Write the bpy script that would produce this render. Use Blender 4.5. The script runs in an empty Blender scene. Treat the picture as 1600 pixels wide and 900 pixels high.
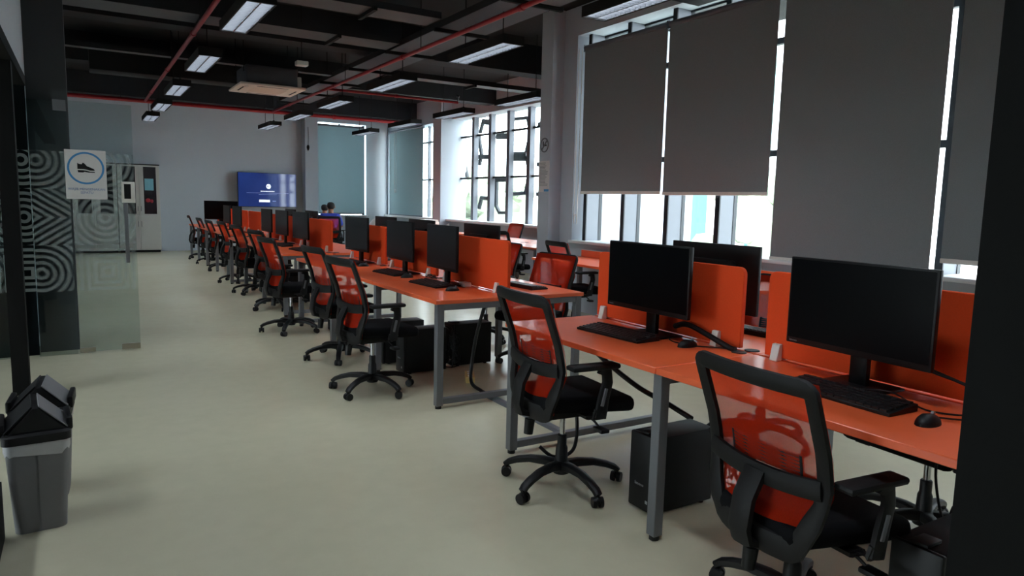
import bpy, bmesh, math, random
from mathutils import Vector, Matrix, Euler
random.seed(7)
R = math.radians
SC = bpy.context.scene
COL = SC.collection
EYE = 1.42
DT = 0.755                      # desktop height

# ------------------------------------------------------------------ camera
def make_camera():
    yaw, pit, rol = R(31.493), R(-6.945), R(1.362)
    f = Vector((math.sin(yaw)*math.cos(pit), math.cos(yaw)*math.cos(pit), math.sin(pit)))
    r = Vector((math.cos(yaw), -math.sin(yaw), 0)); u = r.cross(f)
    c, s = math.cos(rol), math.sin(rol)
    r2 = c*r + s*u; u2 = -s*r + c*u
    cam = bpy.data.cameras.new('camera'); o = bpy.data.objects.new('camera', cam); COL.objects.link(o)
    m = Matrix((r2, u2, -f)).transposed().to_4x4(); m.translation = (0, 0, EYE)
    o.matrix_world = m
    cam.sensor_width = 36.0; cam.lens = 36.0*1098.6/1600.0
    cam.clip_start = 0.05; cam.clip_end = 300
    SC.camera = o
make_camera()

# ------------------------------------------------------------------ world, exposure
W = bpy.data.worlds.new('overcast'); SC.world = W; W.use_nodes = True
bg = W.node_tree.nodes['Background']; bg.inputs[0].default_value = (0.86, 0.94, 1.0, 1); bg.inputs[1].default_value = 13.0
SC.view_settings.view_transform = 'Standard'; SC.view_settings.look = 'None'
SC.view_settings.gamma = 1.0; SC.view_settings.use_curve_mapping = False
SC.view_settings.exposure = 0.1
LAMP_POWER = 45.0
try:
    SC.cycles.use_denoising = True
    SC.cycles.max_bounces = 9; SC.cycles.diffuse_bounces = 5; SC.cycles.glossy_bounces = 4
    SC.cycles.transparent_max_bounces = 16; SC.cycles.sample_clamp_indirect = 6.0
except Exception: pass

# ------------------------------------------------------------------ materials
def lin(c):
    return tuple(((v/255)/12.92 if v/255 <= 0.04045 else ((v/255+0.055)/1.055)**2.4) for v in c)
MATS = {}
def mat(name, rgb, rough=0.5, metal=0.0, var=0.06, scale=12.0, bump=0.0, spec=0.5, coat=0.0):
    m = bpy.data.materials.new(name); m.use_nodes = True; MATS[name] = m
    nt = m.node_tree; b = nt.nodes['Principled BSDF']
    c = lin(rgb)
    b.inputs['Roughness'].default_value = rough; b.inputs['Metallic'].default_value = metal
    b.inputs['Specular IOR Level'].default_value = spec
    if coat: b.inputs['Coat Weight'].default_value = coat; b.inputs['Coat Roughness'].default_value = 0.12
    tc = nt.nodes.new('ShaderNodeTexCoord'); n = nt.nodes.new('ShaderNodeTexNoise')
    n.inputs['Scale'].default_value = scale; n.inputs['Detail'].default_value = 4
    nt.links.new(tc.outputs['Object'], n.inputs['Vector'])
    mx = nt.nodes.new('ShaderNodeMix'); mx.data_type = 'RGBA'
    mx.inputs[6].default_value = tuple(v*(1-var) for v in c)+(1,); mx.inputs[7].default_value = tuple(min(1, v*(1+var)) for v in c)+(1,)
    nt.links.new(n.outputs['Fac'], mx.inputs[0]); nt.links.new(mx.outputs[2], b.inputs['Base Color'])
    if bump:
        bp = nt.nodes.new('ShaderNodeBump'); bp.inputs['Strength'].default_value = bump; bp.inputs['Distance'].default_value = 0.002
        nt.links.new(n.outputs['Fac'], bp.inputs['Height']); nt.links.new(bp.outputs[0], b.inputs['Normal'])
    return m
def emit(name, rgb, s):
    m = bpy.data.materials.new(name); m.use_nodes = True; MATS[name] = m
    b = m.node_tree.nodes['Principled BSDF']; b.inputs['Base Color'].default_value = lin(rgb)+(1,)
    b.inputs['Emission Color'].default_value = lin(rgb)+(1,); b.inputs['Emission Strength'].default_value = s
    b.inputs['Roughness'].default_value = 0.25
    return m
mat('desk_orange', (240, 102, 54), 0.42, var=0.05, scale=5, coat=0.25)
mat('screen_orange', (226, 78, 34), 0.85, var=0.08, scale=160, bump=0.2, spec=0.2)
mat('steel_grey', (112, 114, 118), 0.45, 0.3, var=0.04)
mat('black_plastic', (16, 16, 18), 0.5, var=0.1, scale=40, spec=0.35)
mat('frame_black', (22, 21, 22), 0.6, var=0.1, scale=60, bump=0.1, spec=0.3)
mat('black_fabric', (20, 20, 22), 0.95, var=0.2, scale=200, bump=0.3, spec=0.1)
mat('chrome', (190, 190, 192), 0.15, 1.0)
mat('monitor_black', (12, 13, 15), 0.5, var=0.05, spec=0.3)
mat('screen_glass', (5, 6, 9), 0.3, var=0.02, spec=0.12)
mat('pc_black', (12, 12, 14), 0.55, var=0.1, spec=0.3)
mat('white_plastic', (222, 218, 210), 0.4, var=0.03)
mat('beige_plastic', (242, 230, 216), 0.5, var=0.02)
mat('key_black', (22, 22, 24), 0.5)
mat('letter_grey', (150, 152, 155), 0.5)
mat('wall_grey', (200, 207, 215), 0.8, var=0.03, scale=2.0, bump=0.05)
mat('wall_dark', (62, 65, 68), 0.85, var=0.05, scale=3)
mat('wall_window', (184, 192, 202), 0.8, var=0.02, scale=2)
mat('ceiling_black', (10, 10, 12), 0.9, var=0.15, scale=3)
mat('duct_grey', (80, 82, 86), 0.6, 0.3, var=0.12, scale=4)
mat('beam_dark', (24, 26, 31), 0.85, var=0.1, scale=3)
mat('pipe_red', (150, 18, 30), 0.4, var=0.06)
mat('frame_dark', (9, 9, 10), 0.7, var=0.05, spec=0.2)
mat('mullion_grey', (104, 108, 116), 0.5, 0.3, var=0.04)
mat('mullion_dark', (28, 34, 42), 0.5, 0.2, var=0.05)
mat('sill_white', (226, 228, 230), 0.5, var=0.02)
mat('bin_grey', (122, 122, 124), 0.55, var=0.05, scale=30)
mat('bag_white', (196, 196, 198), 0.35, var=0.12, scale=30, bump=0.6)
mat('cabinet_white', (206, 204, 198), 0.45, var=0.02)
mat('cabinet_glass', (40, 38, 42), 0.12, var=0.1)
mat('paper_white', (216, 212, 210), 0.8, var=0.02)
mat('paper_cyan', (140, 200, 214), 0.8, var=0.1, scale=20)
mat('sign_blue', (70, 138, 196), 0.7, var=0.03)
mat('sign_navy', (92, 118, 168), 0.7, var=0.03)
mat('ink_black', (16, 16, 20), 0.8)
mat('ink_grey', (104, 106, 112), 0.8)
mat('red_item', (170, 40, 52), 0.6)
mat('box_yellow', (200, 176, 110), 0.6)
mat('shirt_blue', (50, 70, 168), 0.9, var=0.1, scale=20)
mat('shirt_navy', (34, 44, 96), 0.9, var=0.1, scale=20)
mat('trousers', (24, 26, 34), 0.9)
mat('skin', (150, 104, 80), 0.6, var=0.05)
mat('hair', (12, 11, 12), 0.7, var=0.3, scale=80, bump=0.5)
mat('facade_white', (236, 238, 238), 0.8, var=0.03)
mat('facade_teal', (30, 112, 110), 0.4, var=0.25, scale=1.2)
mat('facade_red', (190, 70, 76), 0.7)
mat('foliage', (140, 150, 128), 0.8, var=0.35, scale=3)
mat('bark', (92, 78, 62), 0.9)
mat('ground_out', (170, 168, 160), 0.9)
mat('louvre_metal', (60, 62, 66), 0.4, 0.0, var=0.03)
mat('fitting', (150, 142, 124), 0.35, 0.4, var=0.05)
mat('column_white', (226, 231, 238), 0.7, var=0.02, scale=2)
mat('chair_white', (214, 220, 226), 0.4, var=0.02)
emit('lamp_panel', (236, 246, 255), LAMP_POWER)
emit('tv_white', (235, 240, 250), 0.9)
emit('tv_soft', (150, 168, 220), 0.5)

def floor_material():
    m = bpy.data.materials.new('floor_epoxy'); m.use_nodes = True; MATS['floor_epoxy'] = m
    nt = m.node_tree; b = nt.nodes['Principled BSDF']
    tc = nt.nodes.new('ShaderNodeTexCoord')
    n1 = nt.nodes.new('ShaderNodeTexNoise'); n1.inputs['Scale'].default_value = 0.55; n1.inputs['Detail'].default_value = 3
    n2 = nt.nodes.new('ShaderNodeTexNoise'); n2.inputs['Scale'].default_value = 9; n2.inputs['Detail'].default_value = 6
    nt.links.new(tc.outputs['Object'], n1.inputs[0]); nt.links.new(tc.outputs['Object'], n2.inputs[0])
    mx = nt.nodes.new('ShaderNodeMix'); mx.data_type = 'RGBA'
    mx.inputs[6].default_value = lin((200, 195, 166))+(1,); mx.inputs[7].default_value = lin((217, 212, 186))+(1,)
    nt.links.new(n1.outputs['Fac'], mx.inputs[0])
    m2 = nt.nodes.new('ShaderNodeMix'); m2.data_type = 'RGBA'; m2.blend_type = 'MULTIPLY'; m2.inputs[0].default_value = 0.12
    nt.links.new(mx.outputs[2], m2.inputs[6]); nt.links.new(n2.outputs['Fac'], m2.inputs[7])
    nt.links.new(m2.outputs[2], b.inputs['Base Color'])
    mr = nt.nodes.new('ShaderNodeMapRange'); mr.inputs[3].default_value = 0.2; mr.inputs[4].default_value = 0.3
    nt.links.new(n1.outputs['Fac'], mr.inputs[0]); nt.links.new(mr.outputs[0], b.inputs['Roughness'])
floor_material()

def glass_material(name, tint, refl=0.08, rough=0.02):
    m = bpy.data.materials.new(name); m.use_nodes = True; MATS[name] = m
    nt = m.node_tree; nt.nodes.remove(nt.nodes['Principled BSDF']); out = nt.nodes['Material Output']
    t = nt.nodes.new('ShaderNodeBsdfTransparent'); t.inputs[0].default_value = tint+(1,)
    g = nt.nodes.new('ShaderNodeBsdfGlossy'); g.inputs['Roughness'].default_value = rough
    fr = nt.nodes.new('ShaderNodeLayerWeight'); fr.inputs[0].default_value = 0.5      # thin sheet: Schlick from the facing angle
    pw = nt.nodes.new('ShaderNodeMath'); pw.operation = 'POWER'; pw.inputs[1].default_value = 5.0
    ml = nt.nodes.new('ShaderNodeMath'); ml.operation = 'MULTIPLY_ADD'; ml.inputs[1].default_value = 0.9; ml.inputs[2].default_value = 0.025
    nt.links.new(fr.outputs['Facing'], pw.inputs[0]); nt.links.new(pw.outputs[0], ml.inputs[0])
    mx = nt.nodes.new('ShaderNodeMixShader')
    nt.links.new(ml.outputs[0], mx.inputs[0]); nt.links.new(t.outputs[0], mx.inputs[1]); nt.links.new(g.outputs[0], mx.inputs[2])
    nt.links.new(mx.outputs[0], out.inputs[0])
    return m, nt, mx, out
glass_material('window_glass', (0.95, 0.98, 0.98))

def pattern_glass(name='partition_glass', tint=(0.85, 0.905, 0.90), amount=0.24, gloss=True):
    """clear partition glass with a frosted film of concentric squares, rings and chevrons in a band"""
    m, nt, mx, out = glass_material(name, tint)
    N = nt.nodes.new; Lk = nt.links.new
    tc = N('ShaderNodeTexCoord'); sep = N('ShaderNodeSeparateXYZ'); Lk(tc.outputs['Object'], sep.inputs[0])
    def M(op, a, b=None):
        n = N('ShaderNodeMath'); n.operation = op
        for i, v in enumerate((a, b)):
            if v is None: continue
            if isinstance(v, (int, float)): n.inputs[i].default_value = v
            else: Lk(v, n.inputs[i])
        return n.outputs[0]
    S = 1/0.48
    X = M('ADD', M('MULTIPLY', M('ADD', sep.outputs[0], sep.outputs[1]), S), 20.0); Z = M('MULTIPLY', sep.outputs[2], S)
    cx, cz = M('FLOOR', X), M('FLOOR', Z)
    fx = M('ABSOLUTE', M('SUBTRACT', M('FRACT', X), 0.5)); fz = M('ABSOLUTE', M('SUBTRACT', M('FRACT', Z), 0.5))
    cb = N('ShaderNodeCombineXYZ'); Lk(cx, cb.inputs[0]); Lk(cz, cb.inputs[1])
    wn = N('ShaderNodeTexWhiteNoise'); wn.noise_dimensions = '2D'; Lk(cb.outputs[0], wn.inputs[0])
    rnd = wn.outputs[0]
    sq = M('MAXIMUM', fx, fz)
    ci = M('SQRT', M('ADD', M('MULTIPLY', fx, fx), M('MULTIPLY', fz, fz)))
    dm = M('ADD', M('MULTIPLY', M('FRACT', X), 0.6), M('MULTIPLY', fz, 0.9))
    a = M('GREATER_THAN', rnd, 0.36); b = M('GREATER_THAN', rnd, 0.66)
    d = M('ADD', M('MULTIPLY', sq, M('SUBTRACT', 1.0, a)), M('ADD', M('MULTIPLY', ci, M('SUBTRACT', a, b)), M('MULTIPLY', dm, b)))
    st = M('GREATER_THAN', M('FRACT', M('MULTIPLY', d, 9.0)), 0.5)
    band = M('MULTIPLY', M('GREATER_THAN', sep.outputs[2], 0.56), M('LESS_THAN', sep.outputs[2], 1.76))
    mask = M('MULTIPLY', M('MULTIPLY', st, band), amount)
    fd = N('ShaderNodeBsdfDiffuse'); fd.inputs[0].default_value = (0.75, 0.8, 0.78, 1)
    ft = N('ShaderNodeBsdfTranslucent'); ft.inputs[0].default_value = (0.75, 0.8, 0.78, 1)
    fm = N('ShaderNodeMixShader'); fm.inputs[0].default_value = 0.5; Lk(fd.outputs[0], fm.inputs[1]); Lk(ft.outputs[0], fm.inputs[2])
    dk = N('ShaderNodeBsdfDiffuse'); dk.inputs[0].default_value = tint+(1,)
    m2 = N('ShaderNodeMixShader'); Lk(mask, m2.inputs[0]); Lk(mx.outputs[0] if gloss else dk.outputs[0], m2.inputs[1]); Lk(fm.outputs[0], m2.inputs[2])
    Lk(m2.outputs[0], out.inputs[0])
pattern_glass()
pattern_glass('painted_reflections', (0.006, 0.008, 0.009), 0.45, False)  # opaque black, its white pattern painted in place of window reflections

def see_through(name, rgb, alpha, transl=0.0, rough=0.8):
    """woven cloth: opaque threads with a share of open weave, some light passing through the threads"""
    m = bpy.data.materials.new(name); m.use_nodes = True; MATS[name] = m
    nt = m.node_tree; nt.nodes.remove(nt.nodes['Principled BSDF']); out = nt.nodes['Material Output']
    c = lin(rgb)+(1,)
    tc = nt.nodes.new('ShaderNodeTexCoord'); n = nt.nodes.new('ShaderNodeTexNoise'); n.inputs['Scale'].default_value = 180
    nt.links.new(tc.outputs['Object'], n.inputs[0])
    mc = nt.nodes.new('ShaderNodeMix'); mc.data_type = 'RGBA'
    mc.inputs[6].default_value = tuple(v*0.85 for v in c[:3])+(1,); mc.inputs[7].default_value = tuple(min(1, v*1.15) for v in c[:3])+(1,)
    nt.links.new(n.outputs['Fac'], mc.inputs[0])
    d = nt.nodes.new('ShaderNodeBsdfDiffuse'); nt.links.new(mc.outputs[2], d.inputs[0])
    tl = nt.nodes.new('ShaderNodeBsdfTranslucent'); nt.links.new(mc.outputs[2], tl.inputs[0])
    m1 = nt.nodes.new('ShaderNodeMixShader'); m1.inputs[0].default_value = transl
    nt.links.new(d.outputs[0], m1.inputs[1]); nt.links.new(tl.outputs[0], m1.inputs[2])
    tr = nt.nodes.new('ShaderNodeBsdfTransparent')
    m2 = nt.nodes.new('ShaderNodeMixShader'); m2.inputs[0].default_value = alpha
    nt.links.new(tr.outputs[0], m2.inputs[1]); nt.links.new(m1.outputs[0], m2.inputs[2])
    nt.links.new(m2.outputs[0], out.inputs[0])
see_through('chair_mesh', (216, 54, 28), 0.62, 0.35)
see_through('blind_grey', (134, 138, 140), 1.0, 0.10)
see_through('blind_sky_tint', (160, 178, 182), 1.0, 0.26)  # same cloth as the near blinds, sky light tinted into its colour
see_through('tray_mesh', (132, 138, 146), 0.75, 0.0)

def tv_material():
    m = bpy.data.materials.new('tv_screen'); m.use_nodes = True; MATS['tv_screen'] = m
    nt = m.node_tree; b = nt.nodes['Principled BSDF']
    b.inputs['Base Color'].default_value = (0.01, 0.02, 0.06, 1); b.inputs['Roughness'].default_value = 0.06
    tc = nt.nodes.new('ShaderNodeTexCoord'); n = nt.nodes.new('ShaderNodeTexNoise'); n.inputs['Scale'].default_value = 1.6
    nt.links.new(tc.outputs['Object'], n.inputs[0])
    mx = nt.nodes.new('ShaderNodeMix'); mx.data_type = 'RGBA'
    mx.inputs[6].default_value = lin((18, 32, 88))+(1,); mx.inputs[7].default_value = lin((40, 64, 136))+(1,)
    nt.links.new(n.outputs['Fac'], mx.inputs[0]); nt.links.new(mx.outputs[2], b.inputs['Emission Color'])
    b.inputs['Emission Strength'].default_value = 0.75
tv_material()

# ------------------------------------------------------------------ mesh helpers
class MB:
    """collects shapes; build() links them as ONE mesh object"""
    def __init__(s): s.bm = bmesh.new()
    def _merge(s, b2, M=None):
        if M is not None: bmesh.ops.transform(b2, matrix=M, verts=b2.verts)
        me = bpy.data.meshes.new('t'); b2.to_mesh(me); b2.free(); s.bm.from_mesh(me); bpy.data.meshes.remove(me)
    def box(s, x0, x1, y0, y1, z0, z1, bev=0.0, seg=2, M=None):
        b = bmesh.new(); bmesh.ops.create_cube(b, size=1.0)
        for v in b.verts:
            v.co = Vector(((x0+x1)/2+v.co.x*(x1-x0), (y0+y1)/2+v.co.y*(y1-y0), (z0+z1)/2+v.co.z*(z1-z0)))
        if bev: bmesh.ops.bevel(b, geom=b.edges[:]+b.verts[:], offset=bev, segments=seg, affect='EDGES', profile=0.5)
        s._merge(b, M); return s
    def prism(s, pts, axis, a0, a1, bev=0.0, M=None):
        """polygon pts (p,q) extruded along axis: 'x'->(y,z), 'y'->(x,z), 'z'->(x,y)"""
        b = bmesh.new()
        def P(p, a): return {'x': (a, p[0], p[1]), 'y': (p[0], a, p[1]), 'z': (p[0], p[1], a)}[axis]
        v0 = [b.verts.new(P(p, a0)) for p in pts]; v1 = [b.verts.new(P(p, a1)) for p in pts]
        b.faces.new(v0[::-1]); b.faces.new(v1)
        for i in range(len(pts)):
            j = (i+1) % len(pts); b.faces.new((v0[i], v0[j], v1[j], v1[i]))
        bmesh.ops.recalc_face_normals(b, faces=b.faces)
        if bev: bmesh.ops.bevel(b, geom=b.edges[:]+b.verts[:], offset=bev, segments=1, affect='EDGES')
        s._merge(b, M); return s
    def cyl(s, p0, p1, r0, r1=None, n=14, caps=True):
        r1 = r0 if r1 is None else r1
        p0, p1 = Vector(p0), Vector(p1); d = (p1-p0).normalized()
        a = d.orthogonal().normalized(); c = d.cross(a)
        A = [s.bm.verts.new(p0+r0*(math.cos(2*math.pi*i/n)*a+math.sin(2*math.pi*i/n)*c)) for i in range(n)]
        B = [s.bm.verts.new(p1+r1*(math.cos(2*math.pi*i/n)*a+math.sin(2*math.pi*i/n)*c)) for i in range(n)]
        for i in range(n):
            j = (i+1) % n; s.bm.faces.new((A[i], A[j], B[j], B[i]))
        if caps: s.bm.faces.new(A[::-1]); s.bm.faces.new(B)
        return s
    def sweep(s, path, w, t, nrm, closed=False, ws=None, ts=None):
        """rectangular bar along path; nrm = direction of the thickness (vector or list)"""
        P = [Vector(p) for p in path]; n = len(P); rings = []
        for i in range(n):
            if closed: tg = P[(i+1) % n]-P[i-1]
            else: tg = P[min(i+1, n-1)]-P[max(i-1, 0)]
            tg.normalize()
            nn = Vector(nrm[i] if isinstance(nrm, list) else nrm); nn = (nn-tg*nn.dot(tg)).normalized(); sd = tg.cross(nn)
            ww = (ws[i] if ws else w)/2; tt = (ts[i] if ts else t)/2
            k = 0.6
            ring = [(-1, -k), (-k, -1), (k, -1), (1, -k), (1, k), (k, 1), (-k, 1), (-1, k)]
            rings.append([s.bm.verts.new(P[i]+sd*ww*a+nn*tt*b) for a, b in ring])
        m = len(rings[0])
        for i in range(n if closed else n-1):
            a, b = rings[i], rings[(i+1) % n]
            for k in range(m):
                l = (k+1) % m; s.bm.faces.new((a[k], a[l], b[l], b[k]))
        if not closed: s.bm.faces.new(rings[0][::-1]); s.bm.faces.new(rings[-1])
        return s
    def tube(s, pts, r, n=8, sub=6, closed=False):
        P = [Vector(p) for p in pts]; Q = []
        if len(P) > 2 and sub > 1:
            for i in range(len(P)-1):
                p0 = P[max(i-1, 0)]; p1 = P[i]; p2 = P[i+1]; p3 = P[min(i+2, len(P)-1)]
                for k in range(sub):
                    t = k/sub
                    Q.append(0.5*((2*p1)+(-p0+p2)*t+(2*p0-5*p1+4*p2-p3)*t*t+(-p0+3*p1-3*p2+p3)*t**3))
            Q.append(P[-1])
        else: Q = P
        ref = None; rings = []
        for i, q in enumerate(Q):
            tg = (Q[min(i+1, len(Q)-1)]-Q[max(i-1, 0)]).normalized()
            if ref is None or abs(ref.dot(tg)) > 0.99: ref = tg.orthogonal()
            a = (ref-tg*ref.dot(tg)).normalized(); ref = a; c = tg.cross(a)
            rings.append([s.bm.verts.new(q+r*(math.cos(2*math.pi*k/n)*a+math.sin(2*math.pi*k/n)*c)) for k in range(n)])
        for i in range(len(rings)-1):
            for k in range(n):
                l = (k+1) % n; s.bm.faces.new((rings[i][k], rings[i][l], rings[i+1][l], rings[i+1][k]))
        s.bm.faces.new(rings[0][::-1]); s.bm.faces.new(rings[-1])
        return s
    def grid(s, fn, nu, nv):
        V = [[s.bm.verts.new(fn(i/nu, j/nv)) for j in range(nv+1)] for i in range(nu+1)]
        for i in range(nu):
            for j in range(nv): s.bm.faces.new((V[i][j], V[i+1][j], V[i+1][j+1], V[i][j+1]))
        return s
    def lathe(s, prof, n=20, c=(0, 0, 0)):
        rings = []
        for r, z in prof:
            rings.append([s.bm.verts.new((c[0]+r*math.cos(2*math.pi*k/n), c[1]+r*math.sin(2*math.pi*k/n), c[2]+z)) for k in range(n)])
        for i in range(len(rings)-1):
            for k in range(n):
                l = (k+1) % n; s.bm.faces.new((rings[i][k], rings[i][l], rings[i+1][l], rings[i+1][k]))
        if prof[0][0] > 1e-5: s.bm.faces.new(rings[0][::-1])
        if prof[-1][0] > 1e-5: s.bm.faces.new(rings[-1])
        return s
    def ball(s, c, rx, ry=None, rz=None, sub=2):
        b = bmesh.new(); bmesh.ops.create_icosphere(b, subdivisions=sub, radius=1.0)
        for v in b.verts: v.co = Vector((c[0]+v.co.x*rx, c[1]+v.co.y*(ry or rx), c[2]+v.co.z*(rz or rx)))
        s._merge(b); return s
    def build(s, name, m, parent=None, smooth=True, loc=None):
        me = bpy.data.meshes.new(name)
        s.bm.normal_update(); s.bm.to_mesh(me); s.bm.free()
        me.materials.append(MATS[m])
        if smooth:
            for p in me.polygons: p.use_smooth = True
            try: me.set_sharp_from_angle(angle=R(38))
            except Exception: pass
        o = bpy.data.objects.new(name, me); COL.objects.link(o)
        if parent is not None: o.parent = parent
        if loc is not None: o.location = loc
        return o

def tag(o, label=None, cat=None, group=None, kind=None):
    if label: o['label'] = label
    if cat: o['category'] = cat
    if group: o['group'] = group
    if kind: o['kind'] = kind
    return o
def thing(name, label, cat, loc=(0, 0, 0), rz=0.0, group=None):
    o = bpy.data.objects.new(name, None); COL.objects.link(o); o.empty_display_size = 0.1
    o.location = loc; o.rotation_euler = (0, 0, rz)
    return tag(o, label, cat, group)
def dup(root, loc, rz, label, group=None):
    """copy of a thing with copies of its parts and sub-parts"""
    r = root.copy(); COL.objects.link(r); r.location = loc; r.rotation_euler = (0, 0, rz); r['label'] = label
    if group: r['group'] = group
    for ch in list(root.children):
        c = ch.copy(); COL.objects.link(c); c.parent = r
        for g in list(ch.children):
            d = g.copy(); COL.objects.link(d); d.parent = c
    return r
def struct(name, mb, m, label=None, parent=None, smooth=False):
    o = mb.build(name, m, parent, smooth)
    if parent is None: tag(o, label, None, None, 'structure')
    return o
def text_mesh(name, body, size, m, parent, loc, rot, align='CENTER', depth=0.0004):
    cu = bpy.data.curves.new(name, 'FONT'); cu.body = body; cu.size = size; cu.align_x = align; cu.align_y = 'CENTER'
    cu.extrude = depth; cu.resolution_u = 2
    t = bpy.data.objects.new('tmp_text', cu); COL.objects.link(t)
    dg = bpy.context.evaluated_depsgraph_get()
    me = bpy.data.meshes.new_from_object(t.evaluated_get(dg))
    bpy.data.objects.remove(t); bpy.data.curves.remove(cu)
    me.materials.clear(); me.materials.append(MATS[m])
    o = bpy.data.objects.new(name, me); COL.objects.link(o); o.parent = parent
    o.location = loc; o.rotation_euler = rot
    return o

# ------------------------------------------------------------------ setting
XL, XN, XF, YB, YR, ZC = -0.36, 5.6, 7.7, 19.7, -1.2, 3.95
FOY = -6.0                      # far side of the entrance hall on the left
struct('floor', MB().box(FOY, 8.2, YR, YB+0.3, -0.15, 0.0), 'floor_epoxy', 'glossy cream epoxy floor running through the whole room')
struct('ceiling', MB().box(FOY, 8.2, YR, YB+0.3, ZC, ZC+0.2), 'ceiling_black', 'black painted exposed concrete ceiling')
# back wall with window opening 5.6..7.05
w = MB()
w.box(-1.0, 5.6, YB, YB+0.3, 0, ZC); w.box(5.6, 7.05, YB, YB+0.3, 0, 0.95); w.box(5.6, 7.05, YB, YB+0.3, 3.5, ZC); w.box(7.05, 8.2, YB, YB+0.3, 0, ZC)
struct('wall_back', w, 'wall_grey', 'pale grey far wall behind the television')
# far right wall with two openings
w = MB()
w.box(XF, XF+0.4, 8.2, 11.0, 0, ZC); w.box(7.41, XF+0.4, 15.5, 15.95, 0, ZC); w.box(XF, XF+0.4, 19.6, YB, 0, ZC)
for a, b in ((11.0, 15.5), (15.95, 19.6)):
    w.box(XF, XF+0.4, a, b, 0, 0.95); w.box(XF, XF+0.4, a, b, 3.36, ZC)
struct('wall_right', w, 'wall_window', 'white wall around the hexagon lattice window')
# near window wall
w = MB()
w.box(XN, XN+0.35, YR, 0.3, 0, ZC); w.box(XN, XN+0.35, 7.645, 8.2, 0, ZC)
w.box(XN, XN+0.35, 0.3, 7.645, 0, 0.905); w.box(XN, XN+0.35, 0.3, 7.645, 3.585, ZC)
w.box(XN+0.35, XF+0.4, 7.93, 8.2, 0, ZC)
struct('wall_window', w, 'wall_window', 'grey wall below and beside the large roller blinds')
struct('pilaster', MB().box(5.41, XN, 7.93, 8.2, 0, ZC), 'wall_window', 'narrow grey pilaster with notices between the two window bays')
struct('wall_rear', MB().box(FOY, 8.2, YR-0.2, YR, 0, ZC), 'wall_grey', 'grey wall behind the viewer')
struct('wall_left', MB().box(XL-0.15, XL, 7.7, YB, 0, ZC), 'wall_grey', 'grey left wall running back from the glass door')
w = MB().box(XL-0.14, XL, YR, 7.39, 2.36, ZC)
struct('wall_lintel', w, 'wall_grey', 'pale grey wall above the black entrance frame')
w = MB(); w.box(XL-0.16, XL+0.01, YR, 7.2, 2.28, 2.36)
struct('trim_1', w, 'frame_dark', 'black frame head under the pale grey wall at upper left')
struct('column', MB().box(-0.36, -0.063, 7.39, 7.75, 0, ZC), 'wall_dark', 'dark grey concrete column behind the glass door')
struct('column', MB().box(5.22, 5.57, 19.35, YB, 0, ZC), 'wall_window', 'grey column at the far corner right of the television')
struct('column', MB().box(1.3, 1.62, 0.12, 0.606, 0, ZC).box(1.62, 1.7, 0.02, 0.55, 0, ZC), 'frame_dark', 'black pillar close up at the right edge of the view')
struct('column', MB().box(-0.46, XL, 5.86, 5.98, 0, 2.28), 'frame_dark', 'black entrance door post on the left')
struct('baseboard_left', MB().box(-0.47, -0.325, 2.3, 3.42, 0.0, 0.24).box(-0.47, -0.40, 2.3, 3.42, .24, .34), 'frame_dark', 'low black plinth at the left edge beside the waste bins')
struct('baseboard_back', MB().box(1.7, 5.22, YB-0.015, YB, 0, 0.09), 'wall_grey', 'low skirting along the far wall')
# entrance hall on the left: dark walls, glazed street front
w = MB(); w.box(FOY-0.2, FOY, YR, 0.0, 0, ZC).box(FOY-0.2, FOY, 5.2, 9.2, 0, ZC).box(FOY-0.2, FOY, 0.0, 2.6, 0, ZC).box(FOY-0.2, FOY, 2.6, 5.2, 2.4, ZC)
struct('wall_hall', w, 'wall_grey', 'wall of the entrance hall with its glazed opening')
struct('wall_hall_end', MB().box(FOY, XL-0.15, 9.0, 9.2, 0, ZC), 'wall_dark', 'dark wall at the end of the entrance hall')
# ceiling beams
for yb, lab in ((5.2, 'black concrete beam crossing above the second bench'), (9.9, 'black concrete beam crossing in front of the ceiling air unit'), (13.4, 'black concrete beam crossing above the third bench'), (17.6, 'black concrete beam crossing near the far wall')):
    struct('beam', MB().box(-0.36, 7.7 if yb > 8 else 5.6, yb, yb+0.35, 3.5, ZC), 'beam_dark', lab)

# ------------------------------------------------------------------ windows
def pane(name, x0, x1, y0, y1, z0, z1, parent, m='window_glass'):
    return MB().box(x0, x1, y0, y1, z0, z1).build(name, m, parent, False)
def window(name, label): 
    o = bpy.data.objects.new(name, None); COL.objects.link(o); o['label'] = label; o['kind'] = 'structure'; return o
w1 = window('window_1', 'long grey framed window behind the near roller blinds')
ys = [7.49-0.76*i for i in range(10)]
for i, y in enumerate(ys):
    b = MB().box(5.70, 5.90, y-0.03, y+0.03, 0.94, 3.585); b.build('mullion', 'mullion_grey', w1, False)
    MB().box(5.685, 5.70, y-0.032, y+0.032, 0.94, 3.585).box(5.90, 5.95, y-0.035, y+0.035, 0.94, 3.585).build('mullion_cap', 'mullion_dark', w1, False)
for i in range(9):
    pane('pane', 5.915, 5.921, ys[i+1]+0.03, (ys[i]-0.03 if i else 7.645), 0.94, 3.585, w1)
for z in (1.965, 3.045): MB().box(5.89, 5.95, 0.4, 7.64, z-0.03, z+0.03).build('transom', 'mullion_dark', w1, False)
MB().box(5.54, 5.95, 0.3, 7.645, 0.905, 0.94, 0.006).build('window_sill', 'sill_white', w1)
MB().box(5.89, 5.95, 0.3, 7.64, 3.56, 3.585).build('head_frame', 'mullion_dark', w1, False)

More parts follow.
